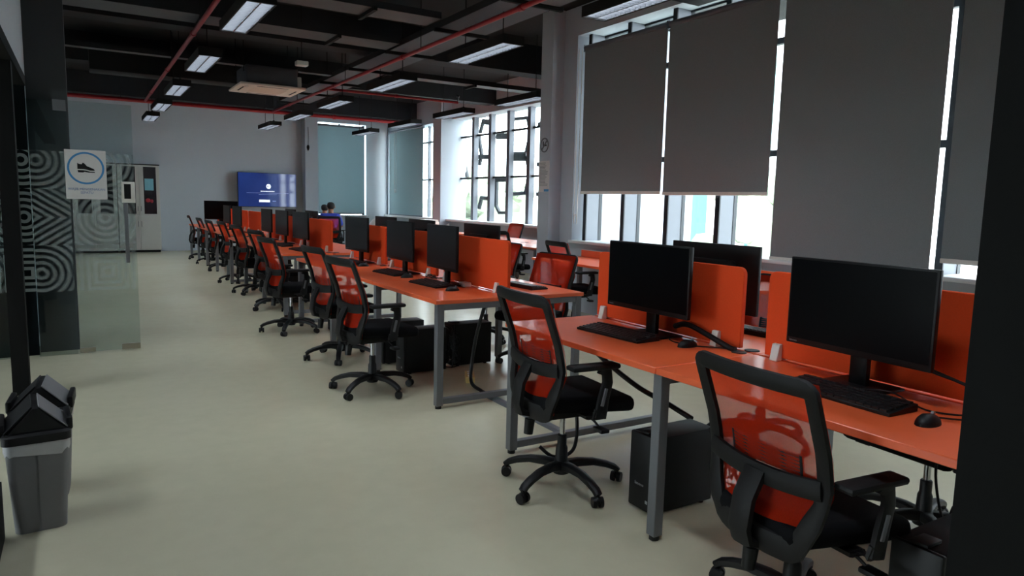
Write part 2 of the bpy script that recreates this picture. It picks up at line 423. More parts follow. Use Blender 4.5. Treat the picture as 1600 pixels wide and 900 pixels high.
w2 = window('window_2', 'tall bright window with a dark hexagon lattice')
for y0, y1 in ((14.65, 14.87), (13.85, 14.09), (13.05, 13.29), (12.23, 12.47), (11.42, 11.66)):
    MB().box(7.88, 8.0, (y0+y1)/2-0.06, (y0+y1)/2+0.06, 0.98, 3.36).build('mullion', 'mullion_grey', w2, False)
for z in (1.965, 2.945): MB().box(7.94, 8.0, 11.0, 15.5, z-0.02, z+0.02).build('transom', 'mullion_dark', w2, False)
edges = [15.5, 14.81, 14.02, 13.22, 12.4, 11.59, 11.0]
for i in range(6): pane('pane', 8.005, 8.011, edges[i+1]+0.05*(i < 5), edges[i]-0.05*(i > 0), 0.98, 3.36, w2)
MB().box(7.55, 8.05, 11.0, 15.5, 0.93, 0.98, 0.006).build('window_sill', 'sill_white', w2)
LAT = [([(15.35, 2.79), (15.43, 2.43), (15.24, 2.0)], .04), ([(14.47, 3.31), (14.64, 3.0)], .05), ([(14.47, 3.24), (14.05, 3.19)], .10),
       ([(14.71, 2.97), (14.55, 2.5), (14.65, 2.27)], .07), ([(14.69, 2.46), (14.08, 2.43)], .09), ([(13.84, 2.87), (13.26, 2.84)], .11),
       ([(13.15, 3.19), (12.59, 3.17), (12.46, 2.85), (12.61, 2.46)], .06), ([(13.15, 2.4), (12.58, 2.38)], .16), ([(12.58, 2.38), (12.46, 1.98), (12.6, 1.62), (13.08, 1.6)], .07),
       ([(13.87, 1.93), (13.25, 1.92), (13.26, 1.77)], .10), ([(13.83, 1.89), (13.83, 1.34), (13.67, 1.18), (13.35, 1.19), (13.25, 1.38)], .06), ([(14.05, 1.49), (14.51, 1.51), (14.63, 1.26)], .08),
       ([(12.15, 3.0), (11.7, 3.0), (11.55, 2.6), (11.7, 2.2), (12.15, 2.2)], .07), ([(12.15, 1.6), (11.7, 1.6), (11.6, 1.2)], .07)]
for pts, wd in LAT:
    MB().sweep([(8.12, y*1.015, 1.42+(z-1.42)*1.015) for y, z in pts], wd*1.25, 0.08, (1, 0, 0)).build('lattice_bar', 'mullion_dark', w2, False)

w3 = window('window_3', 'far corner window behind a half rolled grey blind')
pane('pane', 8.005, 8.011, 15.95, 19.6, 0.98, 3.36, w3)
for y in (16.6, 17.35, 18.1, 18.85): MB().box(7.93, 8.0, y-0.03, y+0.03, 0.98, 3.36).build('mullion', 'mullion_grey', w3, False)
for z in (1.965, 2.945): MB().box(7.94, 8.0, 15.95, 19.6, z-0.02, z+0.02).build('transom', 'mullion_dark', w3, False)
MB().box(7.55, 8.05, 15.95, 19.6, 0.93, 0.98, 0.006).build('window_sill', 'sill_white', w3)
w4 = window('window_4', 'end wall window behind the sky tinted blind')
pane('pane', 5.6, 7.05, 19.9, 19.906, 0.95, 3.5, w4)
for x in (5.63, 6.33, 7.02): MB().box(x-0.03, x+0.03, 19.86, 19.92, 0.95, 3.5).build('mullion', 'mullion_grey', w4, False)
MB().box(5.58, 7.07, 19.6, 19.98, 0.91, 0.95, 0.006).build('window_sill', 'sill_white', w4)
w5 = window('window_5', 'glazed street front of the entrance hall')
pane('pane', FOY-0.1, FOY-0.094, 2.6, 5.2, 0.0, 2.4, w5)
for y in (2.63, 3.9, 5.17): MB().box(FOY-0.13, FOY-0.06, y-0.03, y+0.03, 0, 2.4).build('mullion', 'frame_dark', w5, False)

# ------------------------------------------------------------------ roller blinds
def blind(axis, c, a0, a1, z0, z1, m, label, wav=0.004, rail=True):
    """blind in the plane axis=c spanning a0..a1"""
    mid = (a0+a1)/2
    root = thing('roller_blind', label, 'blind', (c, mid, z0) if axis == 'x' else (mid, c, z0), 0 if axis == 'x' else -math.pi/2, 'roller blinds')
    h, wd = z1-z0, a1-a0
    def fn(u, v): return (wav*math.sin(u*7)*math.cos(v*3), (u-0.5)*wd, v*h)
    b = MB().grid(fn, 16, 8); bm = b.bm
    r = bmesh.ops.extrude_face_region(bm, geom=bm.faces[:])
    for v in [g for g in r['geom'] if isinstance(g, bmesh.types.BMVert)]: v.co.x += 0.002
    bmesh.ops.recalc_face_normals(bm, faces=bm.faces)
    b.build('fabric', m, root)
    MB().box(-0.008, 0.010, -wd/2, wd/2, -0.025, 0.012, 0.004).build('bottom_rail', 'white_plastic' if m != 'blind_sky_tint' else 'mullion_grey', root)
    MB().cyl((0.0, -wd/2, h+0.02), (0.0, wd/2, h+0.02), 0.03, n=16).build('roller', 'mullion_grey', root)
    for s in (-1, 1):
        MB().box(-0.02, 0.03, s*wd/2-0.006, s*wd/2+0.006, h-0.03, h+0.06).build('bracket', 'mullion_grey', root, False)
    return root
BL1 = blind('x', 5.615, 6.0, 7.50, 1.575, 3.385, 'blind_grey', 'half raised grey roller blind beside the pilaster, over the teal pane')
blind('x', 5.615, 4.53, 5.965, 1.565, 3.385, 'blind_grey', 'half raised grey roller blind, second from the pilaster')
blind('x', 5.615, 2.965, 4.455, 0.955, 3.385, 'blind_grey', 'wide grey roller blind let down behind the nearest monitor')
blind('x', 5.615, 1.40, 2.885, 1.06, 3.385, 'blind_grey', 'grey roller blind next to the black pillar on the right')
blind('y', 19.62, 5.62, 6.95, 1.0, 3.40, 'blind_sky_tint', 'roller blind tinted pale blue for sky light on the end wall behind the seated people')
blind('x', 7.66, 17.08, 19.45, 1.0, 3.30, 'blind_sky_tint', 'far grey roller blind beside the white pier')
# bead chains
def chain(label, y, x, z0, z1, wd):
    pts = [(x, y-wd, z1), (x, y-wd, z0+0.04), (x, y-wd*0.5, z0), (x, y+wd*0.5, z0), (x, y+wd, z0+0.04), (x, y+wd, z1)]
    tag(MB().tube(pts, 0.005, 6, 5).build('blind_chain', 'white_plastic'), label, 'chain', 'blind chains')
chain('white looped bead chain hanging by the blind beside the pilaster', 7.56, 5.59, 1.28, 3.4, 0.035)
chain('white looped bead chain hanging on the far grey blind', 18.9, 7.62, 1.7, 3.3, 0.06)

# ------------------------------------------------------------------ outside
fac = thing('building', 'white building with teal glazing seen under the raised blinds', 'building', (17.0, 17.0, -4))
MB().box(0, 2, -9, 9, 0, 14).build('wall', 'facade_white', fac, False)
for y0, y1, m in ((1.5, 4.6, 'facade_teal'), (-1.15, -0.35, 'facade_teal'), (-3.3, -2.6, 'facade_teal'), (5.4, 8.6, 'facade_teal')):
    for z0, z1 in ((0.4, 3.3), (3.7, 6.6), (7.0, 9.9)):
        MB().box(-0.06, 0.01, y0, y1, z0, z1).build('window', m, fac, False)
for y0 in (-3.6, -1.3, 1.35): MB().box(-0.16, 0.0, y0-0.35, y0+0.15, 0, 12).build('pier', 'facade_white', fac, False)
tag(MB().box(15.6, 16.6, 13.0, 16.6, -1.2, -0.1, 0.2).build('parked_van', 'facade_red'), 'red vehicle roof glimpsed low outside the window', 'vehicle')
def tree(x, y, zb, h, r, label, seed):
    rnd = random.Random(seed); t = thing('tree', label, 'tree', (x, y, zb), 0, 'trees outside')
    MB().cyl((0, 0, 0), (0, 0, h*0.6), 0.14, 0.08, 10).build('trunk', 'bark', t)
    b = MB()
    for k in range(34):
        a = rnd.uniform(0, 6.28); rr = r*math.sqrt(rnd.random())*0.85; zz = h*rnd.uniform(0.4, 1.0)
        b.ball((rr*math.cos(a), rr*math.sin(a), zz), r*rnd.uniform(.2, .36), sub=2)
    for v in b.bm.verts: v.co += Vector((rnd.uniform(-1, 1), rnd.uniform(-1, 1), rnd.uniform(-1, 1)))*r*0.06
    b.build('crown', 'foliage', t, False)
tree(13.5, 11.0, -4, 6.4, 1.5, 'pale green tree outside, right of the teal glazed building', 3)
tree(16.0, 31.0, -4, 6.8, 2.2, 'pale green tree low outside the hexagon window', 5)
tree(20.5, 34.5, -4, 6.4, 2.2, 'second pale green tree further off outside the hexagon window', 8)
struct('ground', MB().box(8.3, 60, -40, 60, -4.2, -4.0), 'ground_out', 'pale ground outside the windows')
struct('ground', MB().box(-40, FOY-0.2, -20, 30, -0.3, -0.05), 'ground_out', 'pale paving outside the entrance hall')

# ------------------------------------------------------------------ glass partition and door
g = thing('glass_panel', 'fixed glass panel with frosted pattern in front of the dark column', 'glass panel', (-0.07, 7.2, 0))
MB().box(-0.29, -0.005, -0.006, 0.006, 0.0, 2.18).build('pane', 'partition_glass', g, False)
MB().box(-0.10, -0.005, -0.012, 0.012, 2.10, 2.19).build('patch_fitting', 'steel_grey', g, False)
g = thing('glass_door', 'frameless glass door with frosted geometric film and long bar handle', 'door', (-0.06, 7.2, 0))
MB().box(0.0, 0.475, -0.006, 0.006, 0.012, 2.19).build('pane', 'partition_glass', g, False)
MB().box(0.325, 0.475, -0.016, 0.016, 0.012, 0.062, 0.003).build('bottom_fitting', 'fitting', g)
MB().box(0.0, 0.12, -0.016, 0.016, 0.012, 0.05, 0.003).build('bottom_fitting', 'fitting', g)
MB().box(0.385, 0.417, -0.05, -0.028, 0.80, 1.33, 0.004).build('handle', 'steel_grey', g)
for z in (0.86, 1.27): MB().cyl((0.401, -0.03, z), (0.401, -0.004, z), 0.008).build('handle_mount', 'chrome', g)
lk = MB().box(0.372, 0.478, -0.045, -0.0065, 1.335, 1.52, 0.004).build('access_panel', 'white_plastic', g)
MB().box(0.392, 0.445, -0.0475, -0.045, 1.37, 1.50).build('panel_screen', 'monitor_black', lk, False)
g = thing('glass_panel', 'patterned glass panel seen left of the black door post', 'glass panel', (-0.5, 7.2, 0))
MB().box(-1.4, 0.0, -0.006, 0.006, 0.0, 2.18).build('pane', 'partition_glass', g, False)
g = thing('glass_panel', 'narrow black sheet with painted white reflections between door post and column', 'glass panel', (-0.66, 7.27, 0))
MB().box(0.0, 0.30, -0.004, 0.004, 0.0, 2.36).build('pane', 'painted_reflections', g, False)  # black sheet stands in for the dark gap and its reflections

# sign on the glass
s = thing('shoe_sign', 'white paper sign with blue ring and black shoe on the glass door', 'sign', (0.05, 7.17, 1.57))
MB().box(-0.153, 0.153, -0.002, 0.002, -0.21, 0.21).build('sheet', 'paper_white', s, False)
b = MB(); n = 48
for i in range(n):
    a0, a1 = 2*math.pi*i/n, 2*math.pi*(i+1)/n
    q = [(math.cos(a)*r, 0.055+math.sin(a)*r) for a, r in ((a0, .122), (a1, .122), (a1, .138), (a0, .138))]
    b.prism(q, 'y', -0.0032, -0.0022)
b.build('ring', 'sign_blue', s, False)
shoe = [(-.062, .098), (-.048, .090), (-.030, .088), (-.020, .102), (-.008, .094), (.010, .072), (.036, .062), (.062, .048), (.066, .036), (.030, .036), (.005, .044), (-.020, .046), (-.062, .046)]
sole = [(-.062, .038), (-.020, .038), (.005, .034), (.030, .027), (.066, .026), (.066, .018), (.020, .018), (-.010, .024), (-.020, .018), (-.058, .018)]
MB().prism(shoe, 'y', -0.0032, -0.0022).prism(sole, 'y', -0.0032, -0.0022).build('shoe_print', 'ink_black', s, False)
text_mesh('lettering', 'WAJIB MENGENAKAN', 0.028, 'sign_navy', s, (0, -0.0028, -0.125), (R(90), 0, 0))
text_mesh('lettering', 'SEPATU', 0.028, 'sign_navy', s, (0, -0.0028, -0.155), (R(90), 0, 0))

# ------------------------------------------------------------------ notices on the pilaster (x = 5.41 face looks to -x)
s = thing('no_smoking_sign', 'round no smoking mark on the pilaster above the notice', 'sign', (5.405, 8.07, 2.2))
b = MB()
for i in range(32):
    a0, a1 = 2*math.pi*i/32, 2*math.pi*(i+1)/32
    b.prism([(math.cos(a)*r, math.sin(a)*r) for a, r in ((a0, .082), (a1, .082), (a1, .098), (a0, .098))], 'x', -0.002, 0.004)
b.build('ring', 'ink_grey', s, False)
MB().prism([(-.07, .055), (-.055, .07), (.07, -.055), (.055, -.07)], 'x', -0.0025, 0.003).build('slash', 'ink_grey', s, False)
MB().box(-0.001, 0.003, -0.05, 0.035, -0.014, 0.006).box(-0.001, 0.003, 0.02, 0.04, 0.006, 0.05).build('cigarette_print', 'ink_black', s, False)
s = thing('notice', 'white printed notice sheet taped on the pilaster', 'notice', (5.405, 8.06, 1.78))
MB().box(-0.001, 0.004, -0.125, 0.125, -0.21, 0.21).build('sheet', 'paper_white', s, False)
b = MB()
rr = random.Random(4)
for i in range(17):
    z = .18-.019*i; b.box(-0.002, -0.001, .10-rr.uniform(.12, .2), .10, z-.003, z+.003)
b.build('print_lines', 'ink_grey', s, False)
MB().box(-0.002, -0.001, -.125, -.01, -.205, -.172).build('footer_block', 'sign_blue', s, False)

# ------------------------------------------------------------------ benches
DESK_X0, DESK_X1 = 2.0, 3.235
HW = (DESK_X1-DESK_X0)/2; CX = (DESK_X0+DESK_X1)/2
def bench_unit(label, cx, y0, L, near_end, far_end, grp, screen=True):
    t = thing('bench_desk', label, 'desk', (cx, y0, 0), 0, grp)
    for s in (-1, 1):
        a, b_ = (s*HW, s*0.012) if s < 0 else (0.012, HW)
        MB().box(a, b_, 0.002, L-0.002, DT-0.028, DT, 0.003, 1).build('desktop', 'desk_orange', t)
        MB().cyl((s*0.045, 0.06, DT-0.002), (s*0.045, 0.06, DT+0.003), 0.035, n=18).build('grommet', 'black_plastic', t)
    def post(x, y, bar):
        MB().box(x-0.025, x+0.025, y-0.025, y+0.025, 0.02, DT-0.028, 0.003, 1).build('leg', 'steel_grey', t)
        MB().cyl((x, y, 0), (x, y, 0.02), 0.022).build('foot', 'black_plastic', t)
    ends = []
    if near_end: ends.append((0.035, True))
    ends.append((L-0.035, far_end) if far_end else (L, False))
    for y, bar in ends:
        for s in (-1, 1): post(s*(HW-0.04), y, bar)
        MB().box(-HW+0.065, HW-0.065, y-0.02, y+0.02, DT-0.072, DT-0.0285, 0.002, 1).build('cross_rail', 'steel_grey', t)
        if bar: MB().box(-HW+0.0655, HW-0.0655, y-0.02, y+0.02, 0.03, 0.07, 0.002, 1).build('foot_rail', 'steel_grey', t)
    for s in (-1, 1):
        MB().box(s*0.40-0.02, s*0.40+0.02, 0.06, L-0.06, DT-0.070, DT-0.029).build('beam', 'steel_grey', t, False)
    if screen:
        y1, y2, zt, r = 0.085, L-0.055, 1.145, 0.035
        pts = [(y1, DT+0.012), (y2, DT+0.012)]
        for k in range(6): a = k/5*math.pi/2; pts.append((y2-r+r*math.cos(a), zt-r+r*math.sin(a)))
        for k in range(6): a = math.pi/2+k/5*math.pi/2; pts.append((y1+r+r*math.cos(a), zt-r+r*math.sin(a)))
        sc = MB().prism(pts, 'x', -0.0125, 0.0125, 0.003).build('privacy_screen', 'screen_orange', t)
        for y in (0.22, L-0.13):
            for s in (-1, 1):
                MB().prism([(s*.0128, DT), (s*.05, DT), (s*.034, DT+.075), (s*.0128, DT+.075)], 'y', y-.02, y+.02, 0.003).build('clip', 'white_plastic', sc)
    return t
rows = [('first', 0.90, [1.215, 1.215]), ('second', 4.23, [1.2]*3), ('third', 8.45, [1.2]*3), ('fourth', 12.9, [1.2]*4)]
lab = {('first', 0): 'orange bench desk nearest the camera, cut off by the black pillar',
       ('first', 1): 'orange bench desk at the far end of the nearest bench, beside the gap',
       ('second', 0): 'orange bench desk at the near end of the second bench, grey end frame showing',
       ('second', 1): 'middle orange bench desk of the second bench',
       ('second', 2): 'orange bench desk at the far end of the second bench',
       ('third', 0): 'orange bench desk at the near end of the third bench, tall screen facing the gap',
       ('third', 1): 'middle orange bench desk of the third bench',
       ('third', 2): 'orange bench desk at the far end of the third bench',
       ('fourth', 0): 'orange bench desk at the near end of the fourth bench',
       ('fourth', 1): 'second orange bench desk of the farthest bench',
       ('fourth', 2): 'third orange bench desk of the farthest bench',
       ('fourth', 3): 'last orange bench desk in front of the television'}
for nm, y, Ls in rows:
    for i, L in enumerate(Ls):
        bench_unit(lab[(nm, i)], CX+(.10 if nm == 'fourth' else 0), y, L, i == 0 and nm != 'first', i == len(Ls)-1, 'orange bench desks of the long row')
        y += L
# second row by the hexagon window
y = 8.75
for i, lb in enumerate(('orange bench desk by the hexagon window nearest the pilaster', 'second orange bench desk by the hexagon window', 'third orange bench desk by the hexagon window')):
    bench_unit(lb, 6.36, y+1.2*i, 1.2, i == 0, i == 2, 'orange bench desks by the hexagon window', screen=False)
for i, lb in enumerate(('orange bench desk beyond the gap under the hexagon window', 'orange bench desk near the white pier', 'orange bench desk beside the far grey blind')):
    bench_unit(lb, 6.36, 13.0+1.2*i, 1.2, i == 0, i == 2, 'orange bench desks by the hexagon window', screen=False)
# side desk under the near window
t = thing('side_desk', 'long orange side desk under the window behind the benches', 'desk', (4.7, 3.4, 0))
MB().box(0, 0.78, 0, 3.83, DT-0.028, DT, 0.003, 1).build('desktop', 'desk_orange', t)
MB().box(0.735, 0.755, 0.05, 3.8, DT+0.0, DT+0.085, 0.003, 1).build('back_rail', 'desk_orange', t)
for y in (0.06, 1.9, 3.77):
    for x in (0.06, 0.70):
        MB().box(x-.025, x+.025, y-.025, y+.025, 0, DT-.029).build('leg', 'steel_grey', t, False)

# ------------------------------------------------------------------ office chair
def back_pt(u, v):
    """surface of the chair back: u across, v up"""
    z = 0.43+0.55*v
    ks = ((0, -.205, .165), (.12, -.215, .192), (.25, -.200, .222), (.38, -.182, .236), (.6, -.205, .238), (1.0, -.285, .240), (1.2, -.325, .240))
    vv = max(0.0, v)
    for (a, xa, wa), (b, xb, wb) in zip(ks, ks[1:]):
        if vv <= b:
            t = (vv-a)/(b-a); x = xa+(xb-xa)*t; wd = wa+(wb-wa)*t; break
    return Vector((x+0.03*u*u, u*wd, z))
def make_chair(label):
    t = thing('office_chair', label, 'chair', (0, 0, 0), 0, 'mesh back office chairs')
    # back frame
    uv = []
    ru, rv, N = 0.13, 0.05, 4; rb = 0.10
    for cu, cv, a0 in ((1-ru, 1-rv, 0), (-1+ru, 1-rv, 90), (-1+ru*2, rb, 180), (1-ru*2, rb, 270)):
        for k in range(N+1):
            a = R(a0+90*k/N); uv.append((cu+(ru if a0 < 180 else ru*2)*math.cos(a), cv+(rv if a0 < 180 else rb)*math.sin(a)))
    full = []
    for i in range(len(uv)):
        a, b = uv[i], uv[(i+1) % len(uv)]
        m = max(1, int(max(abs(a[0]-b[0])/0.25, abs(a[1]-b[1])/0.1)))
        for k in range(m): full.append((a[0]+(b[0]-a[0])*k/m, a[1]+(b[1]-a[1])*k/m))
    pth = [back_pt(*p) for p in full]
    ws = [0.054 if p[1] > 0.95 else (0.085 if p[1] < 0.06 else (0.064 if p[1] < 0.3 else 0.048)) for p in full]
    MB().sweep(pth, 0.04, 0.026, (1, 0, 0.15), True, ws).build('back_frame', 'frame_black', t)
    mb = MB().grid(lambda a, b: back_pt((a*2-1)*1.06, 1.03*b)+Vector((0.017, 0, 0)), 10, 14)
    mb.build('back_mesh', 'chair_mesh', t)
    # lumbar band and spine
    band = [back_pt(u, 0.385+0.03*u*u)+Vector((-0.014, 0, 0)) for u in [x/6-1 for x in range(13)]]
    MB().sweep(band, 0.062, 0.026, (1, 0, 0)).build('lumbar_band', 'frame_black', t)
    sp = [back_pt(0, 0.40)+Vector((-.018, 0, 0)), back_pt(0, 0.24)+Vector((-.045, 0, 0)), back_pt(0, 0.06)+Vector((-.05, 0, 0)), Vector((-.245, 0, .415)), Vector((-.16, 0, .395)), Vector((-.05, 0, .395))]
    MB().sweep(sp, 0.085, 0.032, [(1, 0, 0), (1, 0, 0), (1, 0, .2), (1, 0, 1), (0, 0, 1), (0, 0, 1)]).build('spine', 'frame_black', t)
    lp = MB()
    for k in range(6):
        v = 0.44+0.022*k
        lp.sweep([back_pt(u, v)+Vector((0.022, 0, 0)) for u in (-.62, -.35, 0, .35, .62)], 0.008, 0.010, (1, 0, 0))
    for u in (-.62, .62): lp.sweep([back_pt(u, .43)+Vector((.022, 0, 0)), back_pt(u, .565)+Vector((.022, 0, 0))], 0.012, 0.012, (1, 0, 0))
    lp.build('lumbar_support', 'black_plastic', t)
    # seat
    b = MB().box(-0.22, 0.27, -0.245, 0.245, 0.435, 0.515, 0.034, 3)
    for v in b.bm.verts:
        if v.co.x > 0.15: v.co.z -= 0.018*((v.co.x-0.15)/0.12)
        v.co.z -= 0.012*max(0, 1-(abs(v.co.y)/0.2)**2)*(v.co.z > 0.48)
        if v.co.x < 0.05: v.co.y *= 1-0.28*((0.05-v.co.x)/0.27)
        if v.co.x < -0.15: v.co.x += 0.02
    b.build('seat', 'black_fabric', t)
    MB().box(-.13, .12, -.09, .09, .375, .44, .012).build('mechanism', 'black_plastic', t)
    MB().cyl((-.165, .03, .385), (-.17, .03, .36), .014).cyl((-.17, .03, .36), (-.178, .03, .285), .026, .023, 16).build('tension_knob', 'black_plastic', t)
    b = MB().tube([(.04, -.09, .40), (.05, -.19, .395), (.055, -.235, .375)], .006); b.box(.03, .08, -.30, -.225, .355, .375, .006)
    b.build('height_lever', 'black_plastic', t)
    MB().cyl((0, 0, .25), (0, 0, .385), .0145, n=16).build('gas_lift', 'chrome', t)
    MB().lathe([(.034, .09), (.030, .20), (.024, .215), (.024, .265), (.020, .27)], 18).build('lift_sleeve', 'black_plastic', t)
    # arms
    for s in (-1, 1):
        a = MB()
        a.sweep([(.03, s*.10, .415), (.03, s*.22, .415), (.03, s*.275, .43), (.035, s*.285, .47)], .07, .022, [(0, 0, 1), (0, 0, 1), (0, s*.5, -1), (0, s, 0)])
        a.sweep([(.03, s*.285, .43), (.045, s*.285, .52), (.065, s*.285, .60), (.06, s*.283, .645), (.03, s*.28, .668)], .055, .028, (0, 1, 0), ws=[.06, .055, .05, .05, .06])
        ar = a.build('armrest', 'black_plastic', t)
        MB().box(-.14, .12, s*.278-.038, s*.278+.038, .664, .69, .012).build('arm_pad', 'frame_black', ar)
        MB().box(.030, .048, s*.301-.003, s*.301+.003, .49, .575, .002, 1, Matrix.Translation((.04, 0, .53)) @ Matrix.Rotation(R(14), 4, 'Y') @ Matrix.Translation((-.04, 0, -.53))).build('slot_plate', 'steel_grey', ar)
    # star base
    b = MB().lathe([(.04, .07), (.048, .09), (.046, .125), (.036, .135)], 20)
    for k in range(5):
        a = 2*math.pi*k/5+R(20); c, sn = math.cos(a), math.sin(a)
        pr = [(.02, .108), (.09, .118), (.17, .115), (.24, .098), (.285, .08), (.305, .062)]
        b.sweep([(r*c, r*sn, z) for r, z in pr], .05, .03, (0, 0, 1), ws=[.056, .05, .045, .042, .04, .036], ts=[.05, .04, .034, .032, .03, .03])
    b.build('star_base', 'black_plastic', t)
    for k in range(5):
        a = 2*math.pi*k/5+R(20); c, sn = math.cos(a), math.sin(a); px, py = .30*c, .30*sn
        a2 = a+R(40+70*k); tx, ty = math.cos(a2), math.sin(a2)
        b = MB()
        for s in (-1, 1): b.cyl((px+tx*s*.008, py+ty*s*.008, .027), (px+tx*s*.026, py+ty*s*.026, .027), .027, .025, 16)
        b.cyl((px, py, .03), (px, py, .066), .010, n=10); b.ball((px-ty*.004, py+tx*.004, .034), .021, .021, .024, 1)
        b.build('caster', 'black_plastic', t)
    return t
chair0 = make_chair('')
UPPER = ('back_frame', 'back_mesh', 'lumbar_band', 'spine', 'lumbar_support', 'seat', 'mechanism', 'tension_knob', 'height_lever', 'armrest', 'gas_lift')
CH = [ # x, y, heading, seat lowered by, label  (heading 0 faces +x)
 (2.06, 1.45, -6, .08, 'black mesh chair with red back at the nearest desk, lower right'),
 (2.02, 2.78, -5, 0, 'black mesh chair with red back standing by the gap before the second bench'),
 (1.80, 4.90, 4, 0, 'black mesh chair at the near end of the second bench, pulled out'),
 (1.93, 6.05, 4, 0, 'black mesh chair at the middle desk of the second bench'),
 (1.86, 7.52, 6, 0, 'black mesh chair turned side on at the gap behind the second bench'),
 (2.08, 9.15, 8, 0, 'black mesh chair at the near end of the third bench'),
 (2.14, 10.75, 6, 0, 'black mesh chair at the middle of the third bench'),
 (2.18, 12.25, 3, 0, 'black mesh chair at the far end of the third bench'),
 (2.28, 14.3, 4, .05, 'black mesh chair at the farthest bench, third from the television'),
 (2.30, 15.7, 2, .05, 'black mesh chair at the farthest bench, second from the television'),
 (2.28, 17.0, -6, .04, 'last black mesh chair of the row, nearest the far wall'),
 (3.36, 5.10, 188, .03, 'red backed mesh chair on the far side of the second bench'),
 (3.08, 1.55, 176, 0, 'black mesh chair on the window side of the nearest desk'),
 (3.48, 2.75, 186, 0, 'black mesh chair on the window side of the nearest bench, by the gap'),
 (3.52, 6.25, 184, 0, 'black mesh chair on the window side of the second bench, middle'),
 (4.72, 6.35, -8, 0, 'red mesh chair at the side desk under the window'),
 (5.42, 9.0, 14, 0, 'red mesh chair with black spine by the pilaster, before the hexagon window'),
 (7.12, 11.9, 180, 0, 'red mesh chair between the bench and the hexagon window'),
 (5.50, 11.3, 5, 0, 'red mesh chair half hidden behind monitors before the hexagon window'),
 (4.95, 16.2, 62, 0, 'dark mesh chair holding the person in the blue shirt'),
 (5.13, 17.3, 60, .04, 'dark mesh chair holding the person farther back'),
]
made = []
for i, (x, y, h, dz, lb) in enumerate(CH):
    if i == 0:
        c = chair0; c.location = (x, y, 0); c.rotation_euler = (0, 0, R(h)); c['label'] = lb
    else: c = dup(chair0, (x, y, 0), R(h), lb)
    made.append((c, dz))
SPIN = {0: 11, 1: 39, 2: -24, 3: 8, 5: 30, 6: -15, 7: 20, 8: 40, 9: 5, 10: -30, 11: 12, 12: 33}      # each star base stands turned its own way
for k, (c, dz) in enumerate(made):
    for ch in c.children:
        if ch.name.split('.')[0] in ('star_base', 'caster'): ch.rotation_euler.z = R(SPIN.get(k, 0))
for c, dz in made:
    for ch in c.children:
        if ch.name.split('.')[0] in UPPER: ch.location.z = -dz

# ------------------------------------------------------------------ monitors, keyboards, mice, computers
def make_monitor(label):
    t = thing('monitor', label, 'monitor', (0, 0, 0), 0, 'computer monitors on the benches')
    zb, zt, hw = 0.125, 0.475, 0.30
    body = MB().box(-0.012, 0.010, -hw, hw, zb, zt, 0.004); body.box(-0.038, -0.010, -0.16, 0.16, zb+0.06, zt-0.08, 0.012)
    body.build('housing', 'monitor_black', t)
    MB().box(0.0095, 0.0112, -hw+0.009, hw-0.009, zb+0.024, zt-0.008).build('screen', 'screen_glass', t, False)
    MB().box(-0.062, -0.036, -0.036, 0.036, 0.008, 0.30, 0.004).build('stand', 'monitor_black', t)
    MB().box(-0.15, 0.085, -0.12, 0.12, 0.0, 0.011, 0.004).build('stand_base', 'monitor_black', t)
    text_mesh('logo', 'lenovo', 0.013, 'letter_grey', t, (0.0102, -hw+0.035, zb+0.012), (R(90), 0, R(90)))
    return t
mon0 = make_monitor('')
MN = [ # x, y, z-extra, heading (180 = screen towards -x)
 (2.45, 2.68, 180, 'black monitor on the nearest bench beside the gap, screen to the aisle'),
 (2.45, 1.54, 177, 'large black monitor nearest the camera at right'),
 (2.42, 5.02, 177, 'black monitor at the near end of the second bench, angled screen'),
 (2.44, 5.93, 180, 'black monitor in the middle of the second bench'),
 (2.44, 7.10, 183, 'dark grey looking monitor at the far end of the second bench'),
 (2.44, 9.30, 184, 'monitor at the near end of the third bench, aisle side'),
 (2.44, 10.32, 182, 'monitor in the middle of the third bench, aisle side'),
 (2.44, 11.28, 182, 'monitor at the far end of the third bench, aisle side'),
 (2.44, 13.70, 184, 'monitor at the near end of the farthest bench'),
 (2.44, 14.75, 182, 'monitor in the middle of the farthest bench'),
 (2.60, 16.4, 270, 'dark glossy monitor turned to the camera at the end of the row'),
 (2.86, 2.62, 0, 'back of the monitor on the window side of the nearest bench'),
 (2.86, 5.18, 0, 'back of the monitor on the window side of the second bench, near end'),
 (2.86, 6.40, 0, 'back of the monitor on the window side of the second bench, middle'),
 (2.86, 7.36, 0, 'back of the monitor on the window side of the second bench, far end'),
 (2.86, 10.3, 0, 'back of the monitor on the window side of the third bench, middle'),
 (2.86, 11.5, 0, 'back of the monitor on the window side of the third bench, far end'),
]
for i, (x, y, h, lb) in enumerate(MN):
    if i == 0: mon0.location = (x, y, DT); mon0.rotation_euler = (0, 0, R(h)); mon0['label'] = lb
    else:
        o = dup(mon0, (x, y, DT), R(h), lb)
        if h == 270: o.scale = (1.15, 1.15, 1.15)

